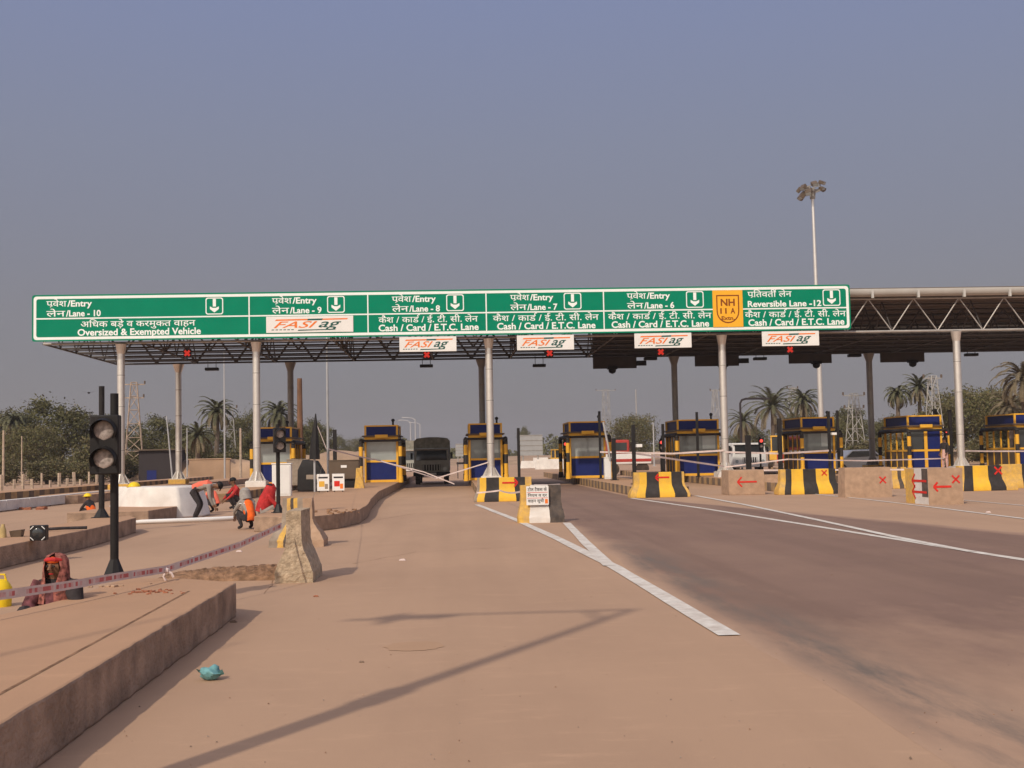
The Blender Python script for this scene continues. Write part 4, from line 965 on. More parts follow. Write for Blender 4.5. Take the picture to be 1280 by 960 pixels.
p = at(938, 590, 78); truck('white truck with a dark windscreen waiting between two booths', (p.x, 78, 0), R(8), 2.3, 2.75, VWHT, CANV, bed=False)
def machine(label, px, py, Y, s=1.0, rz=0.0):
    p = at(px, py, Y); t = thing('backhoe_loader', label, 'excavator', (p.x, Y, 0), rz)
    u = MB(); u.box(-.9 * s, .9 * s, 0, 3.2 * s, .7 * s, 1.5 * s, VYEL); u.build('body', t, bevel=.08)
    u = MB(); u.box(-.7 * s, .7 * s, 1.0 * s, 2.4 * s, 1.5 * s, 2.7 * s, GLSD); c = u.build('cab', t, bevel=.05)
    u = MB(); u.box(-.8 * s, .8 * s, .9 * s, 2.5 * s, 2.7 * s, 2.82 * s, VYEL); [u.box(x * s - .05, x * s + .05, y * s - .05, y * s + .05, 1.5 * s, 2.7 * s, VYEL) for x in (-.72, .72) for y in (1.0, 2.4)]; u.build('roof', c)
    u = MB(); u.path([(0, .2, 1.3 * s), (.1, -.8 * s, 2.9 * s), (.2, -1.8 * s, 2.2 * s), (.2, -2.0 * s, 1.2 * s)], [.2 * s, .18 * s, .14 * s, .12 * s], VYEL, 6); u.build('digging_arm', t)
    u = MB(); u.loft([[(-.3, -2.3 * s, .6 * s), (.7, -2.3 * s, .6 * s), (.7, -1.8 * s, .5 * s), (-.3, -1.8 * s, .5 * s)], [(-.3, -2.3 * s, 1.2 * s), (.7, -2.3 * s, 1.2 * s), (.7, -1.7 * s, 1.25 * s), (-.3, -1.7 * s, 1.25 * s)]], VRED); u.build('bucket', t)
    for x in (-.85, .85): wheel(t, x * s, .5 * s, .5 * s, .3 * s); wheel(t, x * s, 2.6 * s, .7 * s, .4 * s)
machine('yellow digger half hidden left of the booth beside the white cabinet', 703, 590, 150, .8, R(20))
machine('yellow digger behind the right end of the white truck', 976, 585, 100, 1.0, R(-15))
def car(label, px, py, Y, m, rz=0.0):
    p = at(px, py, Y); t = thing('parked_car', label, 'car', (p.x, Y, 0), rz)
    prof = [(-2.0, .3), (-2.05, .65), (-1.9, .92), (-1.1, 1.0), (-.55, 1.45), (.9, 1.48), (1.5, 1.05), (1.95, .95), (2.02, .6), (1.95, .3)]
    u = MB(); u.loft([[(x, y, z if z < 1.1 else z) for x, z in prof] for y in (-.82, .82)], m); u.build('body', t, bevel=.06)
    for y in (-.835, .835): u = MB(); u.poly([(-.95, y, 1.02), (1.3, y, 1.06), (.85, y, 1.38), (-.52, y, 1.38)], GLSD); u.build('side_window', t, smooth=False)
    for x in (-1.25, 1.25):
        for y in (-.75, .75):
            u = MB(); u.tube((x, y - .1, .31), (x, y + .1, .31), .31, RUB, 16); w = u.build('wheel', t); u = MB(); s = 1 if y > 0 else -1; u.tube((x, y + s * .101, .31), (x, y + s * .11, .31), .19, GALV, 12); u.build('rim', w)
    return t
car('small white car seen side-on left of the open framed booth', 1068, 590, 74, VWHT, R(10))
t = thing('lorry_trailer', 'red and white lorry side behind the booth beside the white cabinet', 'lorry', (at(786, 580, 84).x, 84, 0))
u = MB(); u.box(-1.7, 1.6, 0, 2.2, .8, 1.5, WPAN); u.build('body', t, bevel=.03); u = MB(); u.box(-1.7, 1.6, -.02, -.003, .95, 1.15, VRED); u.build('stripe', t); u = MB(); u.box(-1.5, 0.1, .1, 2.1, 1.5, 2.5, VRED); u.build('cab', t, bevel=.1)
u = MB(); u.box(-1.3, -.1, .08, .098, 1.75, 2.3, GLSD); u.build('windscreen', t)
for x in (-1.1, 1.0): u = MB(); u.tube((x, .1, .45), (x, .4, .45), .45, RUB, 16); u.build('wheel', t)
# site clutter beyond the lanes
for px, py, Y, w, h, lb in ((690, 592, 130, 3.6, 1.1, 'pale concrete block beyond the lane near the yellow digger'), (662, 590, 145, 2.2, .9, 'small pale concrete block beyond the lane below the grey sign back'), (676, 578, 190, 2.6, 1.2, 'far pale block on the earth bank below the grey sign back')):
    p = at(px, py, Y); u = MB(); u.loft([[(-w / 2, 0, 0), (w / 2, 0, 0), (w / 2, .7, 0), (-w / 2, .7, 0)], [(-w / 2 + .15, .2, h), (w / 2 - .15, .2, h), (w / 2 - .15, .5, h), (-w / 2 + .15, .5, h)]], WHITEW)
    tag(u.build('concrete_block', loc=(p.x, Y, 0), bevel=.03), lb, 'concrete block', 'pale blocks beyond the lanes')
p = at(578, 590, 85); t = thing('work_table', 'dark trestle table right of the army truck', 'table', (p.x, 85, 0))
u = MB(); u.box(-.4, .4, 0, .5, 1.0, 1.15, DKF); u.build('tabletop', t)
for x in (-.35, .3): u = MB(); u.box(x, x + .06, .05, .1, 0, 1.0, DKF); u.build('leg', t)
# dark shed and brown walls at the left
p = at(197, 596, 104); t = thing('site_shed', 'dark weathered shed behind the left silver columns', 'shed', (p.x, 104, 0))
u = MB(); u.box(-1.6, 1.7, 0, 3, 0, 2.6, DKF); u.build('wall', t); u = MB(); u.box(-1.9, 2.0, -.3, 3.3, 2.6, 2.7, BDRK); u.build('roof', t); u = MB(); u.box(-.9, -.1, -.03, -.004, 0, .9, BBLU); u.build('door', t)
p = at(262, 598, 96); u = MB(); u.box(-1.6, 1.6, 0, .25, 0, 1.7, EARTH); u.box(-1.7, 1.7, -.05, .3, 1.7, 1.8, EARTH); tag(u.build('mud_wall', loc=(p.x, 96, 0), bevel=.03), 'low brown mud wall between the left columns', 'wall')

# ================================================================== FENCE POSTS (left)
for k, (px, y0) in enumerate(((2, 592), (29, 593), (52, 592), (74, 591), (93, 590), (111, 590), (84, 597), (40, 598), (63, 600), (18, 600), (101, 598), (121, 590))):
    Y = 74 + k * .8; a = at(px, y0, Y); u = MB(); r_ = rnd.uniform(.055, .085)
    u.box(-r_, r_, -r_, r_, 0, a.z + rnd.uniform(-.08, .08), WOOD)
    o = u.build('fence_post', loc=(a.x, Y, 0), bevel=.01); o.rotation_euler = (rnd.uniform(-.03, .03), rnd.uniform(-.03, .03), rnd.uniform(0, 1))
    tag(o, 'pale square concrete fence post on the striped bank at far left', 'fence post', 'pale fence posts at far left')

# ================================================================== TAPES
TRED = mat('tape_red', (0.50, 0.13, 0.13), 0.5, 0.15, 30); TPNK = mat('tape_pink', (0.60, 0.36, 0.34), 0.5, 0.15, 30)
def tape(label, pts, w, m=TAPER, name='warning_tape', group='warning tapes', sag=0.0, twist=0.15):
    P = []
    for a, b in zip(pts, pts[1:]):
        k = max(10, int((b - a).length / .035)) if m is TAPER and pts[0].y < 12 else 14
        for i in range(k):
            u = i / k; p = a.lerp(b, u); p.z -= sag * (b - a).length * 4 * u * (1 - u); P.append(p)
    P.append(pts[-1]); mb = MB(); n = len(P); o0 = pts[0].copy()
    L4 = [[], [], [], []]
    for i, p in enumerate(P):
        ang = twist * sin(i * .7); d = V((0, sin(ang), cos(ang))) * w / 2
        for L, k in zip(L4, (-1, -.5, .5, 1)): L.append(p - o0 + d * k)
    th = V((0, .003, 0)); rr = random.Random(len(label))
    for i in range(n - 1):
        for k in range(3):
            mm = m
            if m is TAPER: mm = TAPEW if k != 1 or rr.random() < .28 else (TRED if rr.random() < .5 else TPNK)
            A, B = L4[k], L4[k + 1]; mb.poly([A[i], A[i + 1], B[i + 1], B[i]], mm); mb.poly([B[i] + th, B[i + 1] + th, A[i + 1] + th, A[i] + th], mm)
    return tag(mb.build(name, loc=o0), label, 'tape', group)
tape('red and white warning tape sagging across the left foreground to the rough barrier', [at(-70, 752, 8.9), at(0, 744, 9.5), at(80, 732.5, 10.3), at(150, 720.5, 11.2), at(208, 711.5, 12.2), at(300, 681, 13.6), at(352, 657, 14.75)], .075)
mb = MB(); k0 = at(208, 713, 12.18); mb.ball((0, 0, 0), (.035, .03, .03), TAPEW, 7, 4); mb.path([(0, 0, 0), (-.03, 0, -.06), (-.01, .01, -.1)], .012, TAPEW, 5); mb.path([(0, 0, 0), (.05, 0, -.03), (.07, 0, -.07)], .012, TAPEW, 5)
tag(mb.build('tape_knot', loc=k0), 'white knot on the tape near the soil heap', 'knot')
tape('thin rope lying from the tape knot to the far side of the near island', [at(206, 714, 12.2), at(120, 730, 11.9), at(20, 742, 11.5)], .02, ROPE, 'rope', sag=0.0)
tape('white tape rising from the rough barrier to the galvanised pole', [at(386, 640, 15.6), at(397, 603, 22), at(408, 562, 45)], .014, ROPE, sag=0)
tape('white tape from the parasol top down to the galvanised pole', [at(395, 528, 45), at(408, 561, 45)], .06, TAPEW)
tape('pink tape from the galvanised pole past the booth by the army truck', [at(410, 561, 45.5), at(445, 570, 50), at(476, 576, 54), at(545, 598, 56), at(610, 578, YF - .2)], .055, TAPEW, twist=.1)
tape('second pink tape crossing low in front of the army truck', [at(470, 575, 54), at(530, 590, 54), at(568, 605, 53)], .05, TAPEW)
tape('white tape stretched high from the white cabinet to the wide booth', [at(750, 565, 57), at(840, 567, 57), at(905, 563, YF - .2)], .085, TAPEW)
tape('white tape slanting down from the dark post to the fourth silver column', [at(795, 567, 50), at(905, 583, YF - .3)], .08, TAPEW)
tape('white tape stretched from the fourth silver column to the booth by the white truck', [at(906, 565, YF - .2), at(975, 567, 56), at(1040, 563, 57)], .085, TAPEW)
tape('white tape rising from the fourth silver column across the right booths', [at(906, 584, YF - .3), at(985, 574, 54), at(1080, 576, 56), at(1180, 573, 58)], .06, TAPEW)
tape('white tape lying along the barrier tops on the right', [at(935, 588, 44), at(1010, 587.5, 43), at(1130, 587, 42)], .06, TAPEW)
tape('white tape right of the rightmost silver column', [at(1203, 563.5, 56), at(1232, 564, 57), at(1300, 564, 58)], .07, TAPEW)
tape('pale tape from the right-arrow barrier to the barrier with a paper notice', [at(596, 616, 39.5), at(625, 613, 39), at(668, 607, 27.2), at(700, 606, 27.3)], .05, TAPEW, sag=.01)

# ================================================================== SMALL THINGS
c = gp(264, 850); t = MB(); r2 = random.Random(5)
loops = []
for j in range(15):
    z = .5 - .5 * cos(pi * (.1 + .86 * j / 14)); q = sqrt(max(0.02, 1 - (2 * z - 1) ** 2)); L = []
    for a in range(30):
        p = V((.066 * q * cos(a * pi / 15), .055 * q * sin(a * pi / 15), .095 * z)); k = 1 + .30 * mnoise.noise(p * 26 + V((3, 1, 7))) + .38 * abs(mnoise.noise(p * 55)); L.append((p.x * k, p.y * k, max(0, p.z * (1 + .3 * mnoise.noise(p * 22 + V((9, 9, 2)))))))
    loops.append(L)
t.loft(loops, TEAL); t.poly([(.05, -.03, .06), (.085, -.05, .08), (.095, -.02, .04), (.06, .0, .03)], TEAL); t.poly([(-.06, -.02, .07), (-.10, -.03, .085), (-.085, .01, .05)], TEAL)
tag(t.build('plastic_bag', loc=c), 'crumpled teal plastic bag on the road near the island', 'plastic bag')
def rubble(label, px, py, z, n, spread, size, m, name='brick_rubble', cat='rubble'):
    c = gp(px, py, z); u = MB()
    for i in range(n):
        s = size * rnd.uniform(.4, 1.2); mt = M.Translation((rnd.gauss(0, spread[0]), rnd.gauss(0, spread[1]), s * .25)) @ M.Rotation(rnd.uniform(0, 3), 4, 'Z') @ M.Rotation(rnd.uniform(-.3, .3), 4, 'X')
        u.box(-s, s, -s * .6, s * .6, -s * .35, s * .35, m, mt)
    return tag(u.build(name, loc=c, bevel=.006), label, cat, kind='stuff')
rubble('broken red brick rubble on the near island', 192, 740, .33, 34, (.16, .10), .022, BRICK)
rubble('brown stones around the foot of the tall signal', 140, 733, .33, 12, (.12, .05), .03, PLAINC, 'stone')
rubble('pink rubble on the bank below the white kerb', 40, 637, 0, 10, (.3, .15), .12, BRICK)
rubble('loose stones on the island nose beside the yellow topped barrier', 425, 640, .33, 20, (.35, .5), .05, SOIL, 'stone')
c = gp(110, 744, .33); mound(c.x, c.y - .1, .55, .45, .045, WHITEW if 0 else PLAINC, 'sand_heap', 12)
def scrap(label, px, py, m=TAPEW, s=.05):
    c = gp(px, py); u = MB(); u.loft([[(-s, -s * .5, .004), (s, -s * .6, .004), (s * .9, s * .5, .004), (-s * .8, s * .6, .004)], [(-s * .8, -s * .4, s * .5), (s * .5, -s * .5, s * .7), (s * .9, s * .2, s * .3), (-s * .3, s * .5, s * .6)]], m)
    tag(u.build('scrap', loc=c), label, 'litter')
scrap('white paper scrap on the road right of the rough barrier', 503, 701); scrap('white scrap of tape on the ground left of the rough barrier', 299, 690)
scrap('small white scrap beside the tape left of the soil heap', 242, 697, s=.03); scrap('dark pebble on the road between barrier and shadow', 395, 746, BRICK, .03); scrap('dark stone beside the kerb corner of the near island', 292, 778, KERBD, .035)
scrap('tiny dark pebble on the road below the damp patch', 452, 828, KERBD, .02); scrap('small white scrap on the right asphalt edge', 1235, 641, s=.06)
c = gp(262, 652.5); u = MB(); a = gp(170, 655.5) - c; b = gp(292, 650.5) - c; u.path([a + V((0, 0, .06)), V((0, 0, .07)), b + V((0, 0, .06))], .055, WPAN, 10); tag(u.build('white_pipe', loc=c), 'long white plastic pipe lying on the road beside the workers', 'pipe')
c = at(47, 664, 19.2); t = thing('speaker_box', 'black square signal box lying on the grey island at far left', 'signal box', (c.x, 19.2, .33), R(5))
u = MB(); u.box(-.12, .12, 0, .2, 0, .235, BLKP); u.build('body', t, bevel=.01)
u = MB()
for sx_ in (-1, 1):
    for sz_ in (-1, 1): mt = M.Translation((sx_ * .085, -.006, .117 + sz_ * .085)) @ M.Rotation(sx_ * sz_ * pi / 4, 4, 'Y'); u.box(-.035, .035, -.004, .0, -.006, .006, WPAN, mt)
u.build('corner_clips', t, smooth=False)
u = MB(); u.ball((0, -.004, .117), (.085, .02, .085), GLSD, 14, 6); u.build('lens', t)
c = gp(21, 671, .33); u = MB(); u.loft([[(-.08, -.05, 0), (.08, -.05, 0), (.08, .08, 0), (-.08, .08, 0)], [(-.1, -.07, .1), (.1, -.07, .12), (.1, .1, .12), (-.1, .1, .1)]], BDRK); tag(u.build('crate', loc=c), 'small dark crate left of the black signal box', 'crate')
c = gp(3, 672, .33); u = MB(); u.path([(0, 0, 0), (0, 0, .12), (.01, 0, .18), (.01, 0, .22)], [.065, .06, .03, .025], mat('ochre_sack', (.45, .33, .15), .9, .2, 9), 10); tag(u.build('sack', loc=c), 'ochre sack at the far left edge on the grey island', 'sack')
c = gp(78, 664, .33); u = MB(); u.path([(-.3, 0, .04), (0, .05, .05), (.4, .1, .05)], .03, DKF, 6); tag(u.build('black_hose', loc=c), 'black hose on the grey island beside the signal box', 'hose')
c = gp(2, 758, 0); t = thing('plastic_can', 'yellow plastic can beside the sitting woman at the left edge', 'can', (c.x - .02, c.y, 0))
u = MB(); u.path([(0, 0, 0), (0, 0, .2), (0, 0, .26), (0, 0, .29)], [.12, .125, .09, .05], HELM, 14); u.build('body', t); u = MB(); u.path([(-.07, 0, .26), (-.05, 0, .34), (.05, 0, .34), (.07, 0, .26)], .012, HELM, 6); u.build('handle', t)
# loose grit on the roadway: nobody could count it
gr = MB(); r3 = random.Random(11)
for k in range(650):
    y = 5.5 + 30 * r3.random() ** 1.8; x = r3.uniform(-.42 * y - .5, .52 * y + .5)
    if x < -2.0 and y < 13: continue
    s_ = r3.uniform(.0025, .0065) * (1 + (r3.random() < .03) * 1.0); an = r3.uniform(0, 6); z = .004
    b = [V((x + s_ * cos(an + q * 1.57) * r3.uniform(.6, 1.2), y + s_ * sin(an + q * 1.57) * r3.uniform(.6, 1.2), z)) for q in range(4)]; tpv = [p.lerp(V((x, y, z)), .5) + V((0, 0, s_ * r3.uniform(.5, 1.0))) for p in b]
    gr.loft([b, tpv], [KERBD, PLAINC, GREYC, SOIL][r3.randrange(4)])
tag(gr.build('grit', smooth=False), 'loose grit and small stones scattered over the roadway', 'grit', kind='stuff')
def crack(pts, w=.007):
    mb = MB(); P = []
    for a, b in zip(pts, pts[1:]):
        for i in range(9): p = a.lerp(b, i / 9); P.append(p + V((r3.uniform(-.025, .025), r3.uniform(-.02, .02), 0)))
    P.append(pts[-1])
    for a, b in zip(P, P[1:]):
        d = b - a; d.normalize(); nn = V((-d.y, d.x, 0)) * w * r3.uniform(.4, 1); mb.poly([(*(a - nn).xy, .0022), (*(b - nn).xy, .0022), (*(b + nn).xy, .0022), (*(a + nn).xy, .0022)], SOIL)
    struct(mb.build('road_crack', smooth=False))
crack(G_((440, 705), (520, 690), (640, 684))); crack(G_((330, 742), (352, 715), (372, 700))); crack(G_((470, 650), (520, 642), (600, 640)), .012)
# bird
p = at(111, 491, 90); u = MB(); u.ball((0, 0, 0), (.09, .2, .07), DKF, 8, 5); u.poly([(-.05, -.08, .02), (-.55, -.02, .12), (-.5, .08, .12), (-.05, .1, .02)], DKF); u.poly([(.05, .1, .02), (.5, .08, .1), (.55, -.02, .1), (.05, -.08, .02)], DKF); u.poly([(-.04, .15, 0), (.04, .15, 0), (.09, .34, 0), (-.09, .34, 0)], DKF)
tag(u.build('bird', loc=p), 'small dark bird flying above the left trees', 'bird')

# roadside bracket light whose shadow lies across the lane (it stands beside the camera)
LH = 6.4; tip = gp(790, 762); lx = tip.x - LH / tan(SUN_EL) * sin(SUN_AZ); ly = tip.y - LH / tan(SUN_EL) * cos(SUN_AZ)
t = thing('bracket_light', 'tall bracket light pole on the near island', 'street light', (lx, ly, .33))
u = MB(); u.tube((0, 0, 0), (0, 0, 2.4), .085, GALV, 14); u.tube((0, 0, 2.4), (0, 0, 2.75), .11, GALV, 14); u.tube((0, 0, 2.75), (0, 0, LH - .33), .075, GALV, 14, .05); u.build('pole', t)
u = MB(); u.tube((.05, 0, LH - .33), (-2.35, 0, LH - .36), .035, GALV, 10); u.tube((0, 0, LH - .95), (-.42, 0, LH - .34), .03, GALV, 8); u.build('arm', t)
pa = gp(0, 819, .33); pc = gp(306, 801); hb = (pc.y - ly) * tan(SUN_EL) / cos(SUN_AZ)
off = lambda h: V((h / tan(SUN_EL) * sin(SUN_AZ), h / tan(SUN_EL) * cos(SUN_AZ), 0))
e0 = pc - off(hb); e1 = pa - off(hb - .33); e2 = e0 + (e1 - e0) * 1.75
u = MB(); u.box(-2.35, -1.7, -.08, .08, LH - .52, LH - .37, GALV); u.box(-2.1, -1.5, .15, .3, LH - .62, LH - .56, GALV); u.box(-2.4, -1.7, .36, .42, LH - .9, LH - .84, GALV); u.box(-2.1, -2.05, -.02, .4, LH - .86, LH - .5, GALV); u.build('lamp_head', t, bevel=.01)

t = thing('shadow_bar_pole', 'slim unseen pole added for the line shadow across the near island', 'pole', (e2.x, e2.y, .33))  # out of view, added so that its arm casts the thin line shadow
u = MB(); u.tube((0, 0, 0), (0, 0, hb - .33), .05, GALV, 12); u.build('pole', t)
u = MB(); u.tube((0, 0, hb - .36), (e0.x - e2.x, e0.y - e2.y, hb - .36), .03, GALV, 8, .012); u.build('arm', t)

# ================================================================== PEOPLE
def person(label, loc, rz, J, shirt, trousers, hair=True, scale=1.0, shoes=DKF):
    """J: joints as (forward, side, up); one skinned body, hair and clothes as children"""
    t = thing('person', label, 'person', loc, rz, 'people at the toll plaza'); t.scale = (scale,) * 3
    names = list(J); co = {k: V((J[k][1], J[k][0], J[k][2])) for k in names}
    E_ = [('pelvis', 'spine'), ('spine', 'chest'), ('chest', 'neck'), ('neck', 'head'), ('head', 'crown')]
    for s in 'LR': E_ += [('chest', 'sh' + s), ('sh' + s, 'el' + s), ('el' + s, 'wr' + s), ('wr' + s, 'ha' + s), ('pelvis', 'hip' + s), ('hip' + s, 'kn' + s), ('kn' + s, 'an' + s), ('an' + s, 'to' + s)]
    rad = dict(pelvis=.135, spine=.125, chest=.14, neck=.055, head=.092, crown=.085, sh=.065, el=.045, wr=.032, ha=.036, hip=.10, kn=.062, an=.045, to=.04)
    bm = bmesh.new(); ly_ = bm.verts.layers.skin.verify(); vs = {}
    for k in names:
        v = bm.verts.new(co[k]); vs[k] = v; r_ = rad.get(k) or rad[k[:-1]]; v[ly_].radius = (r_, r_)
        if k == 'pelvis': v[ly_].use_root = True
    for a, b in E_: bm.edges.new((vs[a], vs[b]))
    me = bpy.data.meshes.new('body'); bm.to_mesh(me); bm.free()
    o = bpy.data.objects.new('body', me); COL.objects.link(o)
    o.modifiers.new('skin', 'SKIN'); sb = o.modifiers.new('sub', 'SUBSURF'); sb.levels = sb.render_levels = 1
    dg = bpy.context.evaluated_depsgraph_get(); dg.update(); m2 = bpy.data.meshes.new_from_object(o.evaluated_get(dg))
    bpy.data.objects.remove(o); bpy.data.meshes.remove(me)
    mb = MB(); seg = []
    for a, b in E_:
        m = SKIN if a in ('neck', 'head') or a.startswith('wr') else trousers if (a.startswith('hip') or a.startswith('kn') or b.startswith('hip')) else shoes if a.startswith('an') else shirt
        seg.append((co[a], co[b], m))
    def near(p):
        best = None
        for a, b, m in seg:
            d = b - a; u = max(0, min(1, (p - a).dot(d) / max(d.length_squared, 1e-6))); e = (p - a - d * u).length
            if best is None or e < best[0]: best = (e, m)
        return best[1]
    mb.v = [tuple(v.co) for v in m2.vertices]
    for f in m2.polygons: mb.face(list(f.vertices), near(f.center))
    hd = co['head']; ax = (co['crown'] - hd).normalized(); fwv = V(J.get('_look', (1, 0, 0))); fwv = V((fwv[1], fwv[0], fwv[2])); fwv = (fwv - ax * fwv.dot(ax)).normalized(); sd_ = ax.cross(fwv)
    mb.path([hd + fwv * .08 + ax * .05, hd + fwv * .118 - ax * .005], [.012, .02], SKIN, 6)                  # nose
    for s in (-1, 1):
        mb.ball(hd + fwv * .086 + ax * .03 + sd_ * s * .034, .013, DKF, 6, 4); mb.ball(hd + sd_ * s * .095, (.015, .02, .03), SKIN, 6, 4)   # eyes, ears
    mb.ball(hd + fwv * .085 - ax * .045, (.026, .012, .01), REDF, 6, 4)                                      # mouth
    for s in 'LR':                                                                                            # fingers and thumb
        h = co['ha' + s]; d = (h - co['wr' + s]).normalized(); q = d.cross(V((0, 0, 1))); q = q.normalized() if q.length > .1 else V((1, 0, 0)); n3 = d.cross(q)
        for k in range(4):
            b0 = h + q * (k - 1.5) * .019 + d * .02; L_ = (.062, .075, .07, .055)[k]; mb.path([b0, b0 + d * L_ * .55 + n3 * .006, b0 + d * L_ + n3 * .028], [.0095, .009, .007], SKIN, 5)
        b0 = h + q * .035 - d * .01; mb.path([b0, b0 + q * .02 + d * .025, b0 + q * .025 + d * .055 + n3 * .015], [.011, .01, .008], SKIN, 5)
    mb.build('body', t)
    bpy.data.meshes.remove(m2)
    if hair:
        hb = MB(); mt = M.Translation(hd + ax * .05 - fwv * .022) @ ax.to_track_quat('Z', 'Y').to_matrix().to_4x4(); k = MB(); k.ball((0, 0, 0), (.105, .105, .085), HAIR, 12, 6, 1, -.35); hb.add(k.v, k.f, mt, HAIR); hb.build('hair', t)
    return t, co
def shell(t, name, pts, rads, m, n=14, flat=.72):
    u = MB(); u.path(pts, rads, m, n, True, flat); return u.build(name, t)
def sym(d):
    J = {}
    for k, v in d.items():
        if k.endswith('*'): J[k[:-1] + 'L'] = (v[0], -v[1], v[2]); J[k[:-1] + 'R'] = v
        else: J[k] = v
    return J
# man bending over
J = sym({'pelvis': (-.12, 0, .80), 'spine': (.06, 0, .90), 'chest': (.26, 0, .93), 'neck': (.40, 0, .90), 'head': (.51, 0, .87), 'crown': (.60, 0, .90), 'sh*': (.30, .17, .89), 'el*': (.32, .20, .62), 'wr*': (.40, .14, .40), 'ha*': (.44, .12, .33),
         'hip*': (-.12, .10, .74), 'kn*': (.06, .13, .42), 'an*': (-.10, .13, .07), 'to*': (.06, .14, .03)}); J['_look'] = (.6, 0, -.8)
del_ = lambda J: {k: v for k, v in J.items() if k != '_look'}
def mk(label, loc, rz, J, shirt, trousers, hair=True, scale=1.0):
    lk = J.get('_look', (1, 0, 0)); K = del_(J); 
    class D(dict): pass
    Dd = D(K); _orig = K
    return person(label, loc, rz, PoseJ(K, lk), shirt, trousers, hair, scale)
class PoseJ(dict):
    def __init__(s, d, look): super().__init__(d); s.look = look
    def get(s, k, d=None): return s.look if k == '_look' else dict.get(s, k, d)
q = gp(248, 651); t, co = mk('man in a faded orange vest bending over beside the whitewashed block', (q.x, q.y, 0), R(-90), J, GSHIRT, DKF)
shell(t, 'vest', [co['pelvis'] + V((0, 0, .03)), co['spine'], co['chest'], co['neck'] + V((0, -.06, 0))], [.15, .16, .175, .10], VEST)
# crouching poses
CR = sym({'pelvis': (-.10, 0, .26), 'spine': (-.04, 0, .42), 'chest': (.05, 0, .58), 'neck': (.09, 0, .72), 'head': (.14, 0, .83), 'crown': (.15, 0, .92), 'sh*': (.05, .17, .63), 'el*': (.22, .22, .44), 'wr*': (.38, .14, .30), 'ha*': (.44, .11, .25),
          'hip*': (-.09, .10, .24), 'kn*': (.28, .16, .46), 'an*': (.05, .13, .08), 'to*': (.20, .15, .03)}); CR['_look'] = (.9, 0, -.35)
p = gp(266, 641); t, co = mk('crouching worker in a bright orange vest beside the bending man', (p.x, p.y, 0), R(70), CR, VEST, DKF, True, .95)
shell(t, 'vest', [co['pelvis'], co['spine'], co['chest'], co['neck'] - V((0, 0, .06))], [.16, .165, .18, .12], VEST)
p = gp(289, 638); t, co = mk('crouching dark haired worker in red facing the left, behind the pipe', (p.x, p.y + 1.0, .0), R(120), CR, REDF, DKF, True, 1.05)
p = gp(309, 662); t, co = mk('crouching worker in grey head cloth and orange vest beside the red shawl', (p.x, p.y + .1, 0), R(38), CR, GSHIRT, DKF, False, .95)
shell(t, 'vest', [co['pelvis'] - V((0, .02, .06)), co['pelvis'], co['spine'], co['chest'], co['neck'] - V((0, 0, .06))], [.13, .165, .17, .18, .1], ORFAB)
u = MB(); u.path([co['chest'] + V((-.2, -.02, .02)), co['chest'] + V((0, -.135, .03)), co['chest'] + V((.2, -.02, .02))], .03, WPAN, 6, flat=.5); u.build('reflective_band', t)
shell(t, 'headscarf', [co['neck'] - V((0, 0, .04)), co['head'], co['head'] + V((0, 0, .08)), co['crown'] + V((0, 0, .05))], [.14, .135, .12, .05], mat('grey_scarf', (.3, .27, .25), .9, .2, 14), flat=1)
p = gp(327, 656); t, co = mk('worker in a red shawl leaning forward beside the curved island', (p.x, p.y + .6, 0), R(-70), CR, REDF, GSHIRT, True, 1.0)
shell(t, 'shawl', [co['pelvis'], co['spine'], co['chest'], co['neck'], co['head'] + V((0, 0, .05)), co['crown'] + V((0, 0, .04))], [.16, .18, .2, .16, .13, .06], REDF, flat=.9)
# sitting woman
RSHAWL = mat('dark_red_shawl', (0.13, 0.045, 0.05), 0.9, 0.6, 20)
q = gp(66, 757); SI = sym({'pelvis': (0, 0, .13), 'spine': (.02, 0, .30), 'chest': (.05, 0, .46), 'neck': (.07, 0, .58), 'head': (.11, 0, .67), 'crown': (.12, 0, .76), 'sh*': (.06, .17, .50), 'el*': (.16, .24, .30), 'wr*': (.33, .12, .22), 'ha*': (.38, .08, .19),
         'hip*': (.03, .10, .12), 'kn*': (.34, .24, .30), 'an*': (.42, .05, .08), 'to*': (.52, -.02, .05)}); SI['_look'] = (1, .1, -.1)
Yw = 10.9; xw = at(76, 720, Yw).x
t, co = mk('woman in a red patterned headscarf sitting on the ground behind the near island', (xw, Yw, 0), R(172), SI, DKF, DKF, False, .9)
u = MB(); hd = co['head']; n = 16; loops = []
for z, r_, op in ((-.34, .17, .3), (-.2, .155, .25), (-.1, .132, .5), (0.0, .125, .75), (.07, .118, .65), (.12, .09, .3), (.145, .03, 0.0)):
    loops.append([hd + V((r_ * cos(a), r_ * sin(a) * .95 - .015, z)) for a in [pi / 2 + op + (2 * pi - 2 * op) * i / n for i in range(n + 1)]])
u.loft(loops, RSCARF, False, False); u.loft([[p * .97 + hd * .03 for p in L][::-1] for L in loops], RSCARF, False, False); u.build('headscarf', t)
u = MB(); u.path([hd + V((-.085, .045, .075)), hd + V((-.04, .085, .085)), hd + V((.04, .085, .085)), hd + V((.085, .045, .075))], [.014, .022, .022, .014], REDF, 8); u.ball(hd + V((0, .06, .075)), (.07, .04, .035), ORFAB, 10, 6); u.build('headband', t)
shell(t, 'shawl', [co['pelvis'] - V((0, 0, .05)), co['spine'], co['chest'], co['neck'] - V((0, 0, .05))], [.27, .215, .205, .15], RSHAWL, flat=.85)
u = MB(); u.path([co['shL'] + V((0, 0, .03)), co['shL'].lerp(co['elL'], .5) + V((.02, 0, .02)), co['elL'], co['wrL']], [.075, .09, .075, .045], DKF, 10); u.build('sleeve', t)
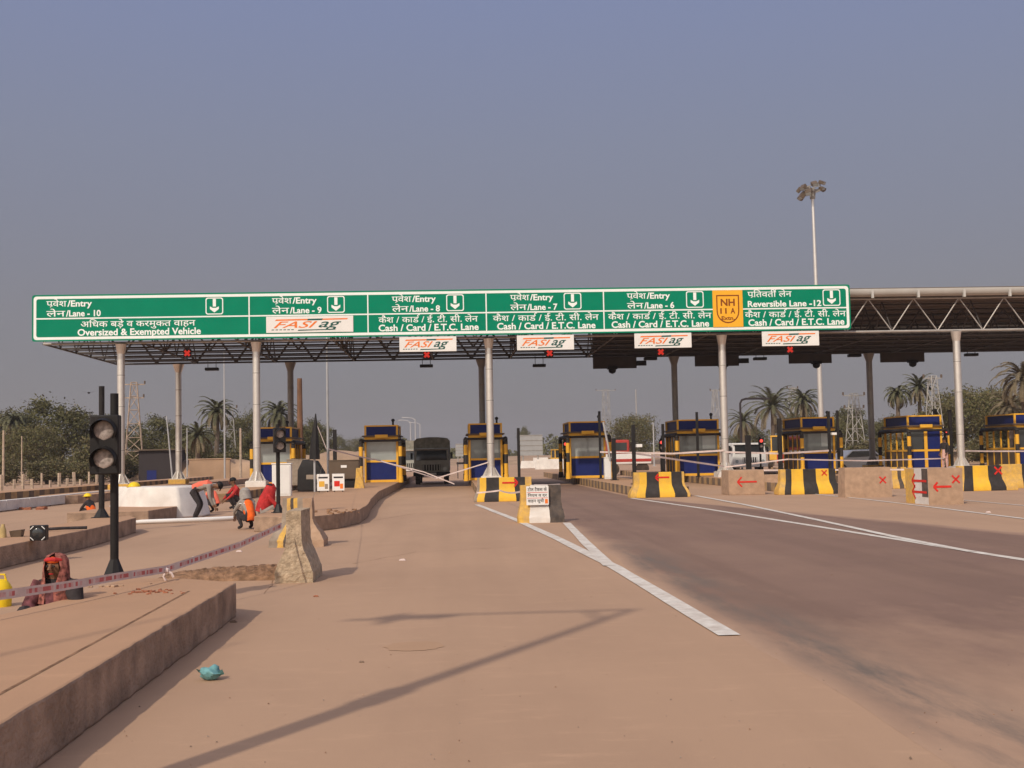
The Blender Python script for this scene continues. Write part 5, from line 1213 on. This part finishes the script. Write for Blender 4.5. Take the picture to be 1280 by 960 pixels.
u = MB(); u.path([co['shR'] + V((0, 0, .02)), co['elR'], co['wrR']], [.085, .075, .05], RSHAWL, 10); u.build('sleeve', t)
# worker with yellow helmet lying low behind the grey island
p = at(113, 631, 33.0); t, co = mk('worker in a yellow hard hat crouching behind the grey island', (p.x, 33.0, 0), R(60), CR, DKF, DKF, False, .75)
shell(t, 'vest', [co['pelvis'] + V((0, 0, .05)), co['spine'], co['chest'] - V((0, 0, .06))], [.17, .18, .17], ORFAB)
u = MB(); u.ball(co['head'] + V((0, 0, .03)), (.125, .15, .12), HELM, 14, 6, 1, 0); u.tube(co['head'] + V((0, .02, .03)), co['head'] + V((0, .02, .04)), .16, HELM, 14); u.build('hard_hat', t)
# standing person in pink trousers
ST = sym({'pelvis': (0, 0, .92), 'spine': (0, 0, 1.08), 'chest': (0, 0, 1.28), 'neck': (0, 0, 1.44), 'head': (.03, 0, 1.54), 'crown': (.03, 0, 1.64), 'sh*': (0, .18, 1.36), 'el*': (.02, .23, 1.1), 'wr*': (.12, .2, .9), 'ha*': (.16, .18, .83), 'hip*': (0, .1, .88), 'kn*': (.03, .11, .48), 'an*': (0, .12, .08), 'to*': (.14, .13, .03)})
p = at(1182, 590, 59.4); t, co = mk('person standing in pale pink trousers beside the open framed booth', (p.x, 59.4, .33), R(120), ST, DKF, PINK)
shell(t, 'tunic', [co['pelvis'] - V((0, 0, .28)), co['pelvis'], co['spine']], [.2, .17, .15], PINK)

# ================================================================== TREES
def crown_mesh(seed, W, H, z0, mats, nclump, per, leaf, spiky=0.0):
    r = random.Random(seed); mb = MB()
    for c in range(nclump):
        while True:
            p = V((r.uniform(-1, 1), r.uniform(-1, 1), r.uniform(-1, 1)))
            if .25 < p.length < 1: break
        p = p.normalized() * (p.length ** .45) * r.uniform(.72, 1.0)
        lump = 1 + .22 * sin(p.x * 4 + seed) * cos(p.y * 3.3 + seed * 2)
        ctr = V((p.x * W / 2 * lump, p.y * W / 2 * lump, z0 + H / 2 + p.z * H / 2 * lump)); cr = W * r.uniform(.07, .14)
        mw = r.random()
        for i in range(per):
            d = V((r.gauss(0, 1), r.gauss(0, 1), r.gauss(0, .6))) * cr * .6; q = ctr + d
            a = V((r.gauss(0, 1), r.gauss(0, 1), r.gauss(0, .7))).normalized(); b = a.cross(V((r.gauss(0, 1), r.gauss(0, 1), r.gauss(0, 1)))).normalized(); s = leaf * r.uniform(.6, 1.5)
            m = mats[0] if r.random() < .55 + .2 * (mw - .5) else mats[1] if r.random() < .75 else mats[2]
            mb.poly([q - a * s, q + b * s * .42, q + a * s, q - b * s * .42], m)
    return mb
def trunk_mesh(seed, H, W, r0_):
    r = random.Random(seed); mb = MB(); mb.path([(0, 0, 0), (.05 * W, 0, H * .25), (.02 * W, .03 * W, H * .5)], [r0_, r0_ * .8, r0_ * .6], BARK, 8)
    for k in range(6):
        an = k * pi / 3 + r.uniform(-.3, .3); L_ = W * r.uniform(.25, .42); mb.path([(.03 * W, 0, H * r.uniform(.25, .48)), (cos(an) * L_ * .5, sin(an) * L_ * .5, H * .62), (cos(an) * L_, sin(an) * L_, H * r.uniform(.7, .86))], [r0_ * .5, r0_ * .33, r0_ * .1], BARK, 5)
    return mb
PROT = []
for sd_, W, H, z0, mats, nc in ((1, 7, 5.2, 1.6, (LEAF1, LEAF2, LEAF3), 150), (2, 6, 6.2, 1.2, (LEAF2, LEAF1, LEAF3), 150), (3, 8, 4.6, 1.8, (LEAF1, LEAF3, LEAF2), 160), (4, 5, 3.2, .3, (LEAF3, LEAF1, LEAF2), 100)):
    t = thing('bushy_tree', '', 'tree', (0, -500, 0)); crown_mesh(sd_, W, H, z0, mats, nc, 75, .115).build('crown', t, smooth=False); trunk_mesh(sd_, H + z0, W, .22).build('trunk', t); PROT.append((t, W, H + z0))
def tree(label, px, ytop, wpx, Y, kind, group='bushy trees'):
    p = at(px, ytop, Y); t, W, H = PROT[kind]; sx = wpx / FPX * Y / W; sz = max(p.z, 1.0) / (H * .99); o = dup(t, (p.x, Y, -.05), rnd.uniform(0, 6), label, group, (sx, sx, sz)); return o
for a in ((75, 501, 112, 112, 0, 'largest bushy tree on the left, just left of the black signal'), (12, 509, 70, 122, 1, 'bushy tree at the left picture edge'), (40, 530, 80, 106, 2, 'lower olive bush in front of the left edge tree'), (120, 548, 70, 104, 3, 'low shrub behind the tall black signal'),
          (196, 517, 62, 128, 1, 'tree behind the leaning pole left of the first rear column'), (306, 513, 52, 150, 0, 'rounded tree behind the second silver column'), (392, 522, 48, 140, 1, 'dark tree right of the thick brown pole'), (240, 545, 60, 116, 2, 'olive tree behind the mud wall'), (345, 540, 50, 122, 2, 'olive tree below the palm at the second column'), (60, 572, 70, 98, 3, 'dry shrub among the fence posts'), (5, 570, 50, 97, 3, 'dry shrub at the left picture edge'), (110, 575, 50, 98, 3, 'dry shrub behind the rightmost fence posts'),
          (422, 545, 34, 300, 0, 'small far tree left of the booth by the army truck'), (452, 546, 34, 320, 2, 'faint far tree behind the booth by the army truck'), (790, 518, 66, 165, 2, 'domed grey green tree between the two middle right booths'), (655, 534, 18, 330, 0, 'small far tree over the grey sign back'),
          (1004, 512, 66, 150, 1, 'dark tree between the right palms'), (1062, 505, 46, 138, 1, 'tree behind the pale pylon by the rightmost dark column'), (1108, 520, 60, 135, 0, 'tree left of the slim palm'), (1205, 484, 106, 112, 2, 'broad olive tree behind the rightmost silver column'), (1245, 487, 84, 120, 0, 'tree left of the dry palm at the right edge'),
          (1044, 522, 64, 132, 0, 'olive tree right of the booth by the white truck'), (1020, 535, 60, 128, 2, 'low olive tree behind the booth by the white truck'), (372, 528, 62, 134, 0, 'olive tree behind the thick brown pole'), (328, 535, 50, 118, 1, 'dark tree behind the booth at the second column'), (162, 540, 60, 124, 0, 'olive tree behind the rusty pylon'), (1270, 495, 60, 112, 2, 'olive tree behind the dry palms'),
          (215, 560, 60, 112, 3, 'scrub behind the leaning pole'), (292, 562, 60, 110, 3, 'scrub behind the short concrete pole'), (335, 560, 50, 115, 3, 'scrub left of the booth at the second column'), (150, 568, 60, 106, 3, 'scrub at the foot of the rusty pylon'), (398, 560, 50, 125, 3, 'scrub behind the folded parasol'), (262, 535, 56, 124, 1, 'dark tree between the two left palms'), (222, 532, 50, 126, 0, 'olive tree right of the first rear column'),
          (1175, 505, 70, 118, 1, 'dark tree behind the open framed booth'), (1275, 520, 70, 100, 1, 'dark tree below the dry palm'), (935, 535, 56, 150, 0, 'low tree behind the white truck'), (1140, 545, 70, 108, 3, 'scrub left behind the open framed booth'), (1240, 545, 80, 100, 3, 'scrub behind the striped barrier at the right'), (1085, 552, 60, 112, 3, 'scrub below the rightmost dark column')):
    tree(a[5], *a[:5])
for t, _, _ in PROT:
    for ch in list(t.children): bpy.data.objects.remove(ch)
    bpy.data.objects.remove(t)
def palm_mesh(seed, nf, L_, droop):
    r = random.Random(seed); mb = MB()
    for k in range(nf):
        an = k * 2.39996 + r.uniform(-.2, .2); el = R(80) - (k / nf) * R(115); l = L_ * r.uniform(.85, 1.1); m = PALM1 if k < nf * .72 else PALM2
        P = []; p = V((0, 0, 0)); e = el
        for i in range(9): P.append(p.copy()); p = p + V((cos(an) * cos(e), sin(an) * cos(e), sin(e))) * l / 8; e -= droop / 8 * (1 + i * .12)
        mb.path(P, [.035] * 8 + [.008], m, 4)
        sd_ = V((-sin(an), cos(an), 0))
        for i in range(1, 33):
            u = i / 33 * 8; j = min(7, int(u)); q = P[j].lerp(P[j + 1], u - j); d = (P[j + 1] - P[j]).normalized(); n3 = sd_.cross(d)
            for s in (-1, 1):
                w = .42 * (1 - abs(i / 33 - .45) * .9) * L_ / 2.6; tipv = q + (sd_ * s * .75 + d * .65 + n3 * (.25 - .3 * r.random())) * w - V((0, 0, .07 * w)); mb.poly([q, q + d * .075 + sd_ * s * .01, tipv, q - d * .05], m)
    return mb
for k, (px, yt, wpx, Y, dr, lb, dry) in enumerate(((268, 500, 46, 112, 1.5, 'palm with a full crown left of the thin pale pole', 0), (247, 530, 46, 104, 1.8, 'lower palm leaning left in front of the taller left palm', 0), (350, 503, 46, 125, 1.5, 'palm crown right of the second silver column', 0),
        (962, 489, 62, 120, 1.5, 'large palm with a starry crown above the white truck', 0), (1003, 487, 46, 140, 1.6, 'palm beside the pale pylon between the right booths', 0), (927, 515, 38, 135, 1.7, 'small palm just right of the fourth silver column', 0),
        (1124, 481, 36, 118, 1.7, 'slim palm with a small round crown right of the rightmost dark column', 0), (1148, 470, 46, 120, 1.5, 'palm left of the pale pylon above the open booth', 0), (1274, 452, 66, 92, 1.7, 'large dry palm at the right picture edge', 1), (1258, 492, 50, 98, 1.9, 'lower dry palm at the right picture edge', 1), (18, 515, 40, 108, 1.6, 'small palm among the left edge trees', 0))):
    p = at(px, yt, Y); r_ = wpx / FPX * Y / 2; hz = p.z - r_ * .62; t = thing('palm_tree', lb, 'palm tree', (p.x, Y, -.05), rnd.uniform(0, 6), 'date palms')
    u = MB(); rr = random.Random(k); n = 10; u.path([(.25 * sin(i / n * 2) * (k % 3 - 1), 0, hz * i / n) for i in range(n + 1)], [.24 - .07 * i / n + .03 * (i % 2) for i in range(n + 1)], BARK, 8); tx = .25 * sin(2) * (k % 3 - 1); u.build('trunk', t)
    c = palm_mesh(k + 40, (46, 38, 52, 44, 56, 34)[k % 6], r_ * (1.3, 1.2, 1.38)[k % 3], dr * (.8, .65, .95, .72)[k % 4])
    if dry: c.mats = [PALM2 if m is PALM1 else m for m in c.mats]
    c.build('crown', t, loc=(tx, 0, hz), smooth=False)
# far wood along the horizon
def far_wood():
    r = random.Random(3); mb = MB()
    for i in range(420):
        Y = r.uniform(330, 520); px = r.uniform(-80, 1360); h = r.uniform(3.2, 6.5) * (1 + .4 * sin(px * .021) * sin(px * .047)); x = at(px, 560, Y).x; w = r.uniform(6, 12)
        for j in range(60):
            u = r.gauss(0, .42); q = V((x + u * w / 2, Y + r.uniform(-3, 3), max(.1, h * (1 - u * u * .6) * r.random() ** .6))); s = r.uniform(.3, .75)
            a = V((r.gauss(0, 1), r.gauss(0, .6), r.gauss(0, .8))).normalized(); b = a.cross(V((r.gauss(0, 1), 1, r.gauss(0, 1)))).normalized(); mb.poly([q - a * s, q + b * s * .7, q + a * s, q - b * s * .7], LEAF2 if r.random() < .6 else LEAF1)
    o = mb.build('distant_wood', smooth=False); return tag(o, 'hazy low wood along the far horizon', 'wood', kind='stuff')
far_wood()

# ================================================================== HAZE
hz = MB(); hz.box(-1500, 1500, -40, 1600, -1.0, 40, WPAN); ho = hz.build('haze', smooth=False); ho.data.materials.clear()
hm_ = bpy.data.materials.new('winter_haze'); hm_.use_nodes = True; n = hm_.node_tree; n.nodes.remove(n.nodes['Principled BSDF'])
pv = n.nodes.new('ShaderNodeVolumePrincipled'); pv.inputs['Color'].default_value = (0.86, 0.83, 0.85, 1); pv.inputs['Density'].default_value = 0.0004; pv.inputs['Anisotropy'].default_value = 0.2
n.links.new(pv.outputs[0], n.nodes['Material Output'].inputs['Volume']); ho.data.materials.append(hm_); ho['kind'] = 'stuff'; ho['label'] = 'thin winter haze over the whole plaza'; ho['category'] = 'haze'
